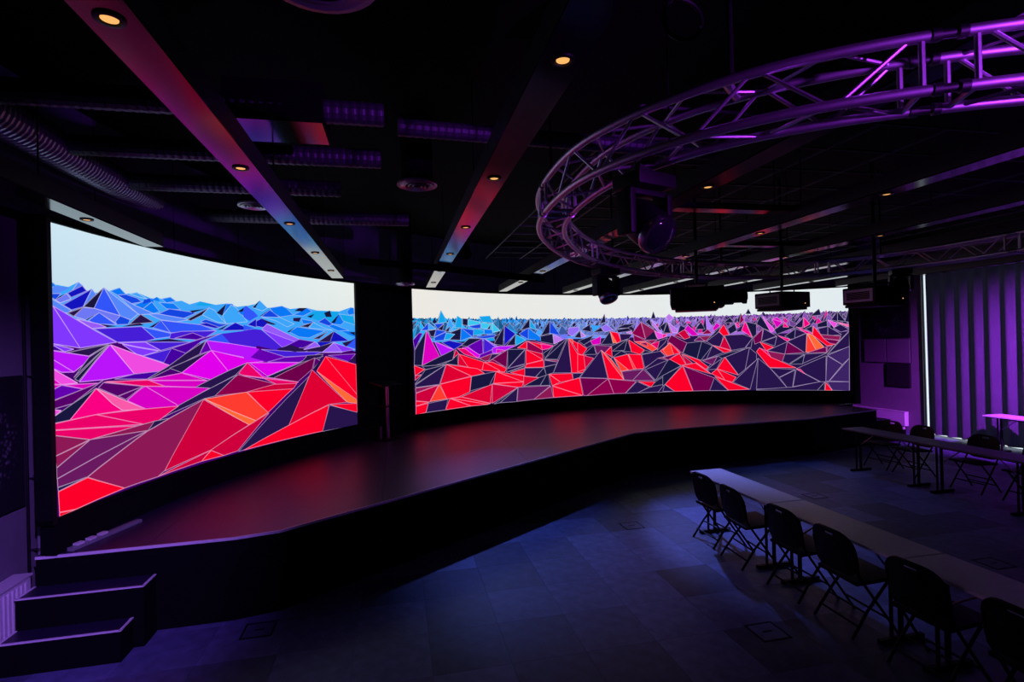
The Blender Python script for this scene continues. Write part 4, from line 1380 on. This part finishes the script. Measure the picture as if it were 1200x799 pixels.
def ring_at(s):
    s = s % RL
    lo = 0
    hi = 1200
    while hi - lo > 1:
        mid = (lo + hi) // 2
        if cum[mid] <= s:
            lo = mid
        else:
            hi = mid
    q = (s - cum[lo]) / (cum[lo + 1] - cum[lo])
    a, b = dense[lo], dense[(lo + 1) % 1200]
    p = a + (b - a) * q
    t_ = (b - a).normalized()
    inn = Vector((-t_.y, t_.x, 0))
    if (Vector((3.95, 4.0, 0)) - p).dot(inn) < 0:
        inn = -inn
    return p, t_, inn


SZ = .195
ZC = 3.32


def node(s, inner, top):
    p, t_, inn = ring_at(s)
    return Vector((p.x, p.y, ZC + (SZ if top else 0))) + inn * (SZ if inner else 0)


ring = thing('truss_ring', 'large round aluminium box truss hung from the ceiling, lit violet', 'truss', (3.95, 4.0, ZC))
rinv = Vector((-3.95, -4.0, -ZC))
NSEG = 8
S0 = None
best = 1e9
for k in range(400):           # put one joint where the photograph shows it
    p, _, _ = ring_at(RL * k / 400)
    dd = (p - Vector((1.97, 1.50, 0))).length
    if dd < best:
        best, S0 = dd, RL * k / 400
tube_me = to_mesh('brace', tube([(0, 0, 0), (0, 0, 1)], 1.0, 8), True)
tube_me.materials.append(M('alu'))


def strut(name, a, b, r, parent):
    a, b = a + rinv, b + rinv
    d = b - a
    q = d.to_track_quat('Z', 'Y').to_matrix().to_4x4()
    return add(name, tube_me, None, parent, matrix=Matrix.Translation(a) @ q @ Matrix.Diagonal((r, r, d.length, 1)))


SEGL = RL / NSEG
for sgi in range(NSEG):
    s0, s1 = S0 + sgi * SEGL, S0 + (sgi + 1) * SEGL
    for inner in (0, 1):
        for top in (0, 1):
            path = [node(s0 + .03 + (SEGL - .06) * k / 24, inner, top) + rinv for k in range(25)]
            obj('chord', tube(path, .0205, 12), M('alu'), ring, smooth=True)
            a, b = node(s0 - .055, inner, top) + rinv, node(s0 + .055, inner, top) + rinv
            obj('coupler', tube([a, a + (b - a) * .25, a + (b - a) * .26, a + (b - a) * .74, a + (b - a) * .75, b], [.024, .024, .017, .017, .024, .024], 12), M('steel'), ring, smooth=True)
    nb = 8
    ins = .10
    for k in range(nb):
        a0, a1 = s0 + ins + (SEGL - 2 * ins) * k / nb, s0 + ins + (SEGL - 2 * ins) * (k + 1) / nb
        up = (k % 2 == 0)
        for inner in (0, 1):
            strut('brace', node(a0 + .015, inner, up), node(a1 - .015, inner, not up), .0085, ring)
        for top in (0, 1):
            strut('brace', node(a0 + .015, up, top), node(a1 - .015, not up, top), .0085, ring)
    for sa in (s0 + .085, s1 - .085):
        for inner in (0, 1):
            strut('end_post', node(sa, inner, 0), node(sa, inner, 1), .011, ring)
        strut('end_post', node(sa, 0, 0), node(sa, 1, 0), .011, ring)
for k in range(8):
    p, t_, inn = ring_at(S0 + SEGL * (k + .32))
    a = Vector((p.x, p.y, ZC + SZ)) + inn * SZ * .5
    obj('hanger_rod', tube([a + rinv, Vector((a.x, a.y, CEIL)) + rinv], .012, 8), M('satin_black'), ring)
    strut('hanger_bar', a - inn * .1, a + inn * .1, .02, ring)

# chain hoist at the near side
ch = thing('chain_hoist', 'dark chain hoist with looped cable above the near arc of the truss ring', 'hoist', (1.52, 2.62, 4.45))
obj('motor_body', box(-.09, .09, -.07, .07, -.12, .18, bevel=.02), M('satin_black'), ch)
obj('hook', tube([(0, 0, .18), (0, 0, .22), (.03, 0, .25)], .014, 8), M('satin_black'), ch, smooth=True)
obj('chain', tube([(-.05, 0, -.12), (-.05, 0, -.92)], .006, 6), M('satin_black'), ch)
lp = [(.06 + .12 * math.sin(a), .02, -.14 - .11 * (1 - math.cos(a))) for a in [k * 2 * math.pi / 24 for k in range(23)]]
obj('cable_loop', tube(lp, .012, 8), M('satin_black'), ch, smooth=True)


# ------------------------------------------------------------------ moving head lamps
def moving_head(label, x, y, ztop, sc, rz, tilt, group=None):
    rt = thing('moving_head', label, 'stage light', (x, y, ztop), rz, group)
    s = sc
    obj('clamp', box(-.05 * s, .05 * s, -.02 * s, .02 * s, -.01 * s, .07 * s, bevel=.006 * s), M('satin_black'), rt)
    obj('base', box(-.15 * s, .15 * s, -.11 * s, .11 * s, -.09 * s, -.01 * s, bevel=.015 * s), M('satin_black'), rt, smooth=True)
    yk = obj('yoke', box(-.15 * s, .15 * s, -.04 * s, .04 * s, -.13 * s, -.095 * s, bevel=.012 * s), M('satin_black'), rt, smooth=True)
    for sx in (-1, 1):
        obj('yoke_arm', box(sx * .15 * s - .022 * s, sx * .15 * s + .022 * s, -.06 * s, .06 * s, -.36 * s, -.11 * s, bevel=.016 * s), M('satin_black'), rt, smooth=True)
    mm = Matrix.Translation((0, 0, -.29 * s)) @ Matrix.Rotation(tilt, 4, 'X')
    hd = obj('head', lathe([(.02 * s, -.15 * s), (.085 * s, -.145 * s), (.108 * s, -.11 * s), (.118 * s, -.02 * s), (.118 * s, .06 * s), (.11 * s, .11 * s), (.098 * s, .135 * s)], 32), M('satin_black'), rt, smooth=True, matrix=mm)
    obj('front_ring', lathe([(.118 * s, .098 * s), (.121 * s, .12 * s), (.112 * s, .142 * s), (.100 * s, .142 * s)], 32), M('steel'), hd, smooth=True)
    obj('lens', lathe([(.098 * s, .136 * s), (.08 * s, .152 * s), (.05 * s, .162 * s), (.01 * s, .166 * s)], 28), M('glass_dark'), hd, smooth=True)
    return rt


p, t_, inn = ring_at(0)


def ring_near(x, y):
    bb, bs = 1e9, 0
    for k in range(600):
        p, _, _ = ring_at(RL * k / 600)
        d = (p.x - x) ** 2 + (p.y - y) ** 2
        if d < bb:
            bb, bs = d, RL * k / 600
    p, _, inn = ring_at(bs)
    return p + inn * SZ * .5


moving_head('big dark moving head lamp under the near arc of the truss ring', 1.235, 2.46, ZC - .045, .86, .35, 2.25)
p = ring_near(2.36, 5.95)
moving_head('dark moving head lamp under the ring above the pale screen sky', p.x, p.y, ZC - .02, .92, .2, 2.6)
p = ring_near(6.75, 5.9)
moving_head('dark moving head lamp under the ring beside the grey curtain', p.x, p.y, ZC - .02, .78, -.6, 2.6)


# ------------------------------------------------------------------ projectors
def projector(label, x, y, z, rz, w, d, h, lens_len, grey):
    rt = thing('projector', label, 'projector', (x, y, z), rz)
    bd = obj('housing', box(-w / 2, w / 2, -d / 2, d / 2, 0, h, bevel=.018), M('satin_black'), rt, smooth=True)
    ep = obj('side_panel', box(-w / 2 - .006, -w / 2 + .002, -d / 2 + .03, d / 2 - .03, .03, h - .03, bevel=.003), M('proj_white' if grey else 'proj_grey'), rt)
    for k in range(6):
        obj('vent_slat', box(-w / 2 - .012, -w / 2 - .006, -d / 2 + .07, d / 2 - .07, .06 + k * (h - .12) / 6, .06 + k * (h - .12) / 6 + .012), M('satin_black'), ep)
    obj('bottom_tray', box(-w / 2 + .05, w / 2 - .08, -d / 2 - .01, d / 2 + .01, -.035, .0, bevel=.006), M('satin_black'), rt)
    obj('lens_barrel', lathe([(.105, 0), (.105, lens_len * .45), (.085, lens_len * .5), (.085, lens_len * .8), (.10, lens_len * .85), (.10, lens_len)], 24, mx=Matrix.Translation((w / 2 - .02, 0, h * .5)) @ Matrix.Rotation(math.pi / 2, 4, 'Y')), M('satin_black'), rt, smooth=True)
    obj('lens_glass', lathe([(.085, 0), (.05, .012), (.005, .016)], 20, mx=Matrix.Translation((w / 2 - .02 + lens_len, 0, h * .5)) @ Matrix.Rotation(math.pi / 2, 4, 'Y')), M('glass_dark'), rt, smooth=True)
    obj('status_lamp', box(w * .30, w * .30 + .012, -d / 2 - .004, -d / 2, .05, .062), M('status_led'), rt)
    obj('mount_plate', box(-.14, .14, -.12, .12, h + .04, h + .055), M('satin_black'), rt)
    for sx in (-.12, .12):
        for sy in (-.10, .10):
            obj('mount_arm', tube([(sx, sy, h - .005), (sx, sy, h + .045)], .008, 6), M('satin_black'), rt)
    obj('mount_pole', tube([(0, 0, h + .05), (0, 0, CEIL - z)], .022, 12), M('satin_black'), rt, smooth=True)
    return rt


def wdir(deg):
    return deg * R2D


projector('large black projector with a thick lens barrel hung left of two smaller ones', 3.93, 6.40, 2.84, wdir(-30), .66, .50, .27, .30, True)
projector('black projector with a grey vented side hung between two other projectors', 5.42, 6.62, 2.84, wdir(10), .56, .46, .22, .05, False)
projector('black projector with a pale grey side hung before the art panels', 6.05, 5.70, 2.82, wdir(4), .56, .46, .22, .05, True)


# ------------------------------------------------------------------ LED par cans (added lamps, source unseen, for the violet and blue wash)
def added_par_can(label, loc, target, color, power, angle, blend=.6, size=.06, floor_=False, snoot=False):
    rt = thing('added_par_can', label, 'stage light', loc)
    rot = aim(loc, target)
    obj('housing', lathe([(.05, .20), (.095, .17), (.10, .02), (.105, .0), (.096, -.004)], 24), M('satin_black'), rt, smooth=True, matrix=rot)
    obj('lens', lathe([(.092, -.003), (.092, .008)], 24), M('added_lamp'), rt, matrix=rot)
    if floor_:
        obj('bracket', tube([(-.12, 0, .0), (-.12, 0, -loc[2] + .008), (.12, 0, -loc[2] + .008), (.12, 0, 0)], .008, 8), M('satin_black'), rt)
    else:
        obj('bracket', tube([(-.12, 0, .0), (-.12, 0, .22), (.12, 0, .22), (.12, 0, 0)], .008, 8), M('satin_black'), rt)
        obj('hanger_rod', tube([(0, 0, .22), (0, 0, CEIL - loc[2])], .012, 8), M('satin_black'), rt)
    if snoot:  # tube that hides the lens of the added blue lamps
        sb_ = bmesh.new()
        ra = [sb_.verts.new((.108 * math.cos(2 * math.pi * k / 24), .108 * math.sin(2 * math.pi * k / 24), 0)) for k in range(24)]
        rb_ = [sb_.verts.new((.108 * math.cos(2 * math.pi * k / 24), .108 * math.sin(2 * math.pi * k / 24), -.24)) for k in range(24)]
        for k in range(24):
            sb_.faces.new((ra[k], ra[(k + 1) % 24], rb_[(k + 1) % 24], rb_[k]))
        bmesh.ops.solidify(sb_, geom=sb_.faces[:], thickness=.003)
        obj('snoot', sb_, M('matt_black'), rt, smooth=True, matrix=rot)
    ld = bpy.data.lights.new('added_beam', 'SPOT')
    ld.color = color
    ld.energy = power
    ld.spot_size = angle * R2D
    ld.spot_blend = blend
    ld.shadow_soft_size = size
    lo = bpy.data.objects.new('added_beam', ld)
    scene.collection.objects.link(lo)
    lo.parent = rt
    lo.matrix_local = rot @ Matrix.Translation((0, 0, -.33 if snoot else -.03))
    return rt


added_par_can('added violet par can hung on the right aimed down at the curtain', (10.2, 5.0, 3.40), (12.25, 7.35, 1.7), (.50, .05, 1.0), 4200, 71, 1.0)  # added to throw violet on the curtain, no such fixture seen
added_par_can('added violet par can hung at the rear of the room aimed at the near truss arc', (3.4, -1.2, 3.1), (1.7, 2.2, 3.40), (.42, .04, 1.0), 700, 46, .9)  # added to tint the near truss arc violet
added_par_can('added violet par can hung at the rear of the room aimed at the steps', (-.4, .9, 3.40), (-3.0, 5.1, .9), (.36, .14, 1.0), 950, 46, 1.0)  # added to bring violet onto the left wall and steps
for bx_, by_, tx, ty, pw, an, lab in ((1.2, 9.4, 1.6, 6.6, 430, 48, 'added blue snooted par can over the stage beside the pillar'), (4.75, 10.9, 4.25, 6.0, 1400, 27, 'added blue snooted par can over the middle of the stage'), (7.9, 10.8, 6.9, 7.6, 120, 46, 'added blue snooted par can over the far end of the stage')):  # lamps added for the blue light on floor and table tops
    added_par_can(lab, (bx_, by_, 4.2), (tx, ty, 0), (.15, .22, 1.0), pw, an, 1.0, snoot=True)

# ------------------------------------------------------------------ left wall fittings
rad = thing('radiator', 'low white ribbed radiator on the left wall beside the steps', 'radiator', (-3.12, 4.6, .10))
obj('panel', box(-.07, .05, -1.2, .66, 0, .50, bevel=.008), M('white_enamel'), rad)
for k in range(36):
    obj('rib', box(.05, .062, -1.17 + k * .05, -1.17 + k * .05 + .022, .03, .46), M('white_enamel'), rad)
obj('top_grille', box(-.075, .066, -1.2, .66, .50, .515), M('white_enamel'), rad)
pipe = thing('wall_pipe', 'thin vertical pipe with clamps on the left wall by the screen edge', 'pipe', (-3.13, 5.50, 0))
obj('pipe', tube([(0, 0, .0), (0, 0, CEIL)], .022, 12), M('proj_grey'), pipe, smooth=True)
for z in (.72, 1.35, 2.25, 3.05):
    obj('clamp', lathe([(.03, z), (.03, z + .03)], 14), M('steel'), pipe, smooth=True)
    obj('bracket', box(-.07, 0, -.012, .012, z + .008, z + .022), M('steel'), pipe)
tag(obj('wall_pipe', tube([(-3.16, 5.40, 0), (-3.16, 5.40, CEIL)], .012, 8), M('satin_black')), 'slimmer black conduit next to the clamped pipe on the left wall', 'pipe')
art0 = thing('art_panel', 'dark print with faint dandelion on the left wall above the radiator', 'wall art', (XL, 4.92, 1.72))
obj('canvas', box(0, .035, -.50, .46, -.56, .56), M('panel_black'), art0)
obj('print', box(.035, .037, -.49, .45, -.55, .55), M('dandelion'), art0)

# ------------------------------------------------------------------ right wall fittings
art = thing('art_panel', 'large black print with a pale dandelion ring on the right wall', 'wall art', (XR, 11.31, 2.75))
obj('canvas', box(-.04, 0, -.65, .66, -.44, .44, bevel=.004), M('panel_black'), art)
obj('print', box(-.043, -.041, -.645, .655, -.435, .435), M('dandelion'), art)
for y0, y1, z0, z1, mname, lab in ((11.33, 11.98, 1.68, 2.28, 'panel_grey', 'grey square panel below the dandelion print, nearer the screen'), (10.67, 11.31, 1.68, 2.28, 'panel_grey', 'grey square panel below the dandelion print, nearer the curtain'), (10.69, 11.33, 1.08, 1.66, 'panel_black', 'black square panel hanging lowest under the grey ones')):
    ap = thing('acoustic_panel', lab, 'wall panel', (XR, (y0 + y1) / 2, z0))
    hw = (y1 - y0) / 2
    obj('panel', box(-.045, 0, -hw + .006, hw - .006, .006, z1 - z0, bevel=.006), M(mname), ap)
    obj('edge_frame', box(-.03, 0, -hw, hw, 0, z1 - z0 + .006), M('panel_black'), ap)
rad2 = thing('radiator', 'low white convector radiator under the art panels on the right wall', 'radiator', (XR - .012, 11.5, .12))
obj('panel', box(-.12, 0, -.72, .9, 0, .34, bevel=.008), M('white_enamel'), rad2)
obj('top_grille', box(-.125, 0, -.725, .9, .34, .355), M('white_enamel'), rad2)
obj('foot', box(-.10, -.05, -.66, -.62, -.12, 0), M('white_enamel'), rad2)
obj('foot', box(-.10, -.05, .7, .74, -.12, 0), M('white_enamel'), rad2)

# curtain
cu = thing('curtain', 'floor length grey pleated curtain glowing violet over the window', 'curtain', (12.2, 7.5, 0))
rnd = random.Random(11)
cy0, cy1 = 4.0, 10.16
path = []
yy = cy1
ph = 0.0
per = .30
while yy > cy0:
    ph += 2 * math.pi * .012 / per
    if math.sin(ph) > .999:
        per = rnd.uniform(.20, .42)
    path.append((12.2 + .06 * math.sin(ph) + .012 * math.sin(ph * .37 + 1), yy))
    yy -= .012
cb = bmesh.new()
prev = None
zs = [.05, .9, 2.2, 3.2, 3.97]
for x, y in path:
    col_ = []
    for z in zs:
        k = .75 + .25 * (1 - z / 4) if z < 3.9 else .5
        col_.append(cb.verts.new((12.2 + (x - 12.2) * k - 12.2, y - 7.5, z)))
    if prev:
        for a in range(len(zs) - 1):
            cb.faces.new((prev[a], col_[a], col_[a + 1], prev[a + 1]))
    prev = col_
bmesh.ops.solidify(cb, geom=cb.faces[:], thickness=.006)
obj('fabric', cb, M('curtain'), cu, smooth=True)
obj('rail', box(-.02, .02, cy0 - 7.5, cy1 - 7.5 + .03, 3.97, 4.01), M('satin_black'), cu)
for k in range(5):
    obj('rail_bracket', box(-.01, .15, -3.2 + k * 1.4, -3.17 + k * 1.4, 4.01, 4.03), M('satin_black'), cu)


# ------------------------------------------------------------------ tables and chairs
def rounded_plate(w, h, r, t, n=6, bulge=0.0, slot=None, slices=6):
    """rounded rectangle in YZ, thickness along X, optional handle slot (half width, half height, z centre)"""
    bm = bmesh.new()
    pts = []
    for cx_, cz_, a0 in ((w / 2 - r, h - r, 0), (-w / 2 + r, h - r, 90), (-w / 2 + r * .7, r * .7, 180), (w / 2 - r * .7, r * .7, 270)):
        rr_ = r if a0 < 180 else r * .7
        for k in range(n + 1):
            a = (a0 + 90 * k / n) * R2D
            pts.append((cx_ + rr_ * math.cos(a), cz_ + rr_ * math.sin(a)))

    def bx(y):
        return bulge * (y / (w / 2)) ** 2
    m_ = len(pts)
    if slot:
        sw, sh, sz = slot
        inner = []
        for (y, z) in pts:
            a = math.atan2((z - h * .5) / h, y / w)
            inner.append((max(-sw, min(sw, sw * 1.5 * math.cos(a))), sz + max(-sh, min(sh, sh * 1.5 * math.sin(a)))))
    fr = [bm.verts.new((t / 2 + bx(y), y, z)) for y, z in pts]
    bk = [bm.verts.new((-t / 2 + bx(y), y, z)) for y, z in pts]
    for i in range(m_):
        bm.faces.new((fr[i], fr[(i + 1) % m_], bk[(i + 1) % m_], bk[i]))
    if slot:
        fi = [bm.verts.new((t / 2 + bx(y), y, z)) for y, z in inner]
        bi = [bm.verts.new((-t / 2 + bx(y), y, z)) for y, z in inner]
        for i in range(m_):
            j = (i + 1) % m_
            bm.faces.new((fr[i], fi[i], fi[j], fr[j]))
            bm.faces.new((bk[i], bk[j], bi[j], bi[i]))
            bm.faces.new((fi[i], bi[i], bi[j], fi[j]))
    else:
        bm.faces.new(fr)
        bm.faces.new(bk[::-1])
    return bm


def make_chair():
    rt = thing('folding_chair', '', 'chair')
    bk = obj('backrest', rounded_plate(.45, .36, .15, .022, bulge=.035, slot=(.055, .013, .315)), M('chair_black'), rt, smooth=True,
             matrix=Matrix.Translation((-.015, 0, .475)) @ Matrix.Rotation(-.16, 4, 'Y'))
    st = box(-.20, .20, -.21, .21, -.016, .016, bevel=.014)
    obj('seat', st, M('chair_black'), rt, smooth=True, matrix=Matrix.Translation((.20, 0, .44)) @ Matrix.Rotation(-.04, 4, 'Y'))
    for sy in (-1, 1):
        y = sy * .215
        obj('leg', tube([(-.03, y * .97, .70), (0.02, y, .50), (.10, y, .38), (.37, y * 1.04, .0)], .0115, 8), M('chair_black'), rt, smooth=True)
        obj('leg', tube([(.30, y * .92, .42), (.10, y * .92, .20), (-.05, y * .95, .0)], .0115, 8), M('chair_black'), rt, smooth=True)
    obj('crossbar', tube([(.005, -.20, .10), (.005, .20, .10)], .009, 8), M('chair_black'), rt, smooth=True)
    obj('crossbar', tube([(.09, -.197, .19), (.09, .197, .19)], .009, 8), M('chair_black'), rt, smooth=True)
    obj('crossbar', tube([(.27, -.22, .14), (.27, .22, .14)], .009, 8), M('chair_black'), rt, smooth=True)
    return rt


chair = make_chair()
first = [True]


def put_chair(x, y, rz, label, group=None):
    o = chair if first[0] else copy_tree(chair)
    first[0] = False
    o.location = (x, y, 0)
    o.rotation_euler = (0, 0, rz)
    tag(o, label, 'chair', group)
    return o


names = ('end seat of the pale table row, nearest the stage', 'second seat of the pale table row counting from the stage', 'third seat of the pale table row counting from the stage', 'fourth seat of the pale table row counting from the stage', 'fifth seat of the pale table row, deep in shadow', 'sixth seat of the pale table row, deep in shadow')
for n, (y, rz) in enumerate(((5.73, .03), (5.14, -.06), (4.40, .02), (3.80, -.03), (3.08, .04), (2.42, 0))):
    put_chair(3.56 if n != 1 else 3.53, y, rz, 'black folding chair, ' + names[n])


def table(label, x, y0, y1, w=.44, group=None, top='table_top'):
    rt = thing('folding_table', label, 'table', (x, (y0 + y1) / 2, 0), 0, group)
    L_ = (y1 - y0) / 2
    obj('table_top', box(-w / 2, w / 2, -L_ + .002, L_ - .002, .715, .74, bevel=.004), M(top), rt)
    for sy in (-1, 1):
        lg = obj('leg', tube([(0, sy * (L_ - .18), .03), (0, sy * (L_ - .18), .715)], .02, 10), M('satin_black'), rt, smooth=True)
        obj('foot', box(-w / 2 + .01, w / 2 - .01, sy * (L_ - .18) - .02, sy * (L_ - .18) + .02, 0, .035, bevel=.006), M('satin_black'), rt)
        obj('leg', tube([(-.09, sy * (L_ - .18), .03), (-.09, sy * (L_ - .18), .715)], .014, 8), M('satin_black'), rt, smooth=True)
        obj('stay', tube([(0, sy * (L_ - .18), .45), (0, sy * (L_ - .52), .715)], .008, 6), M('steel'), rt, smooth=True)
    obj('crossbeam', box(-.012, .012, -L_ + .18, L_ - .18, .66, .69), M('satin_black'), rt)
    return rt


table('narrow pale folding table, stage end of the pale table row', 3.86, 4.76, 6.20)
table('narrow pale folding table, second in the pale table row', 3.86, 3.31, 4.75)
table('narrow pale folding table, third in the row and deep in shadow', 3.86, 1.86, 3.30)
table('narrow folding table with shade-darkened top, stage end of the far row', 8.06, 6.72, 8.16, top='table_shaded')
table('narrow folding table with shade-darkened top, middle of the far row', 8.06, 5.27, 6.71, top='table_shaded')
table('narrow folding table with shade-darkened top, last of the far row', 8.06, 3.82, 5.26, top='table_shaded')
table('folding table lit violet against the curtain', 11.72, 7.02, 8.46, w=.46)
for n, (y, lab) in enumerate(((8.05, 'black folding chair at the far row, nearest the stage'), (7.45, 'black folding chair at the far row, second from the stage'), (6.47, 'black folding chair at the far row before the bright gap under the curtain'), (5.72, 'black folding chair at the far row, in front of the violet table'), (5.0, 'black folding chair at the far row, last one towards the rear wall'))):
    put_chair(8.78, y, math.pi + (.05, -.08, .02, -.04, .05)[n], lab)


# ------------------------------------------------------------------ floor boxes
def floor_box(label, x, y, rz, w=.26):
    rt = thing('floor_box', label, 'floor socket', (x, y, 0), rz)
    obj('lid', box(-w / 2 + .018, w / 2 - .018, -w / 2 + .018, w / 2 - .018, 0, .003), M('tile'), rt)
    for (a, b, c, d) in ((-w / 2, w / 2, -w / 2, -w / 2 + .015), (-w / 2, w / 2, w / 2 - .015, w / 2), (-w / 2, -w / 2 + .015, -w / 2, w / 2), (w / 2 - .015, w / 2, -w / 2, w / 2)):
        obj('frame', box(a, b, c, d, 0, .004), M('satin_black'), rt)
    obj('handle', box(-.04, .04, -.008, .008, .003, .005), M('satin_black'), rt)
    return rt


floor_box('square floor socket box between the stage and the pale table row', 2.96, 6.51, 0)
floor_box('square floor socket box between the two table rows', 6.14, 6.92, 0)
floor_box('square floor socket box behind the chairs of the pale table row', 2.94, 3.87, 0)
floor_box('square floor socket box close to the stage front near the steps', -1.24, 5.02, 0)
floor_box('square floor socket box in the shade of the far table row', 6.06, 4.39, 0)
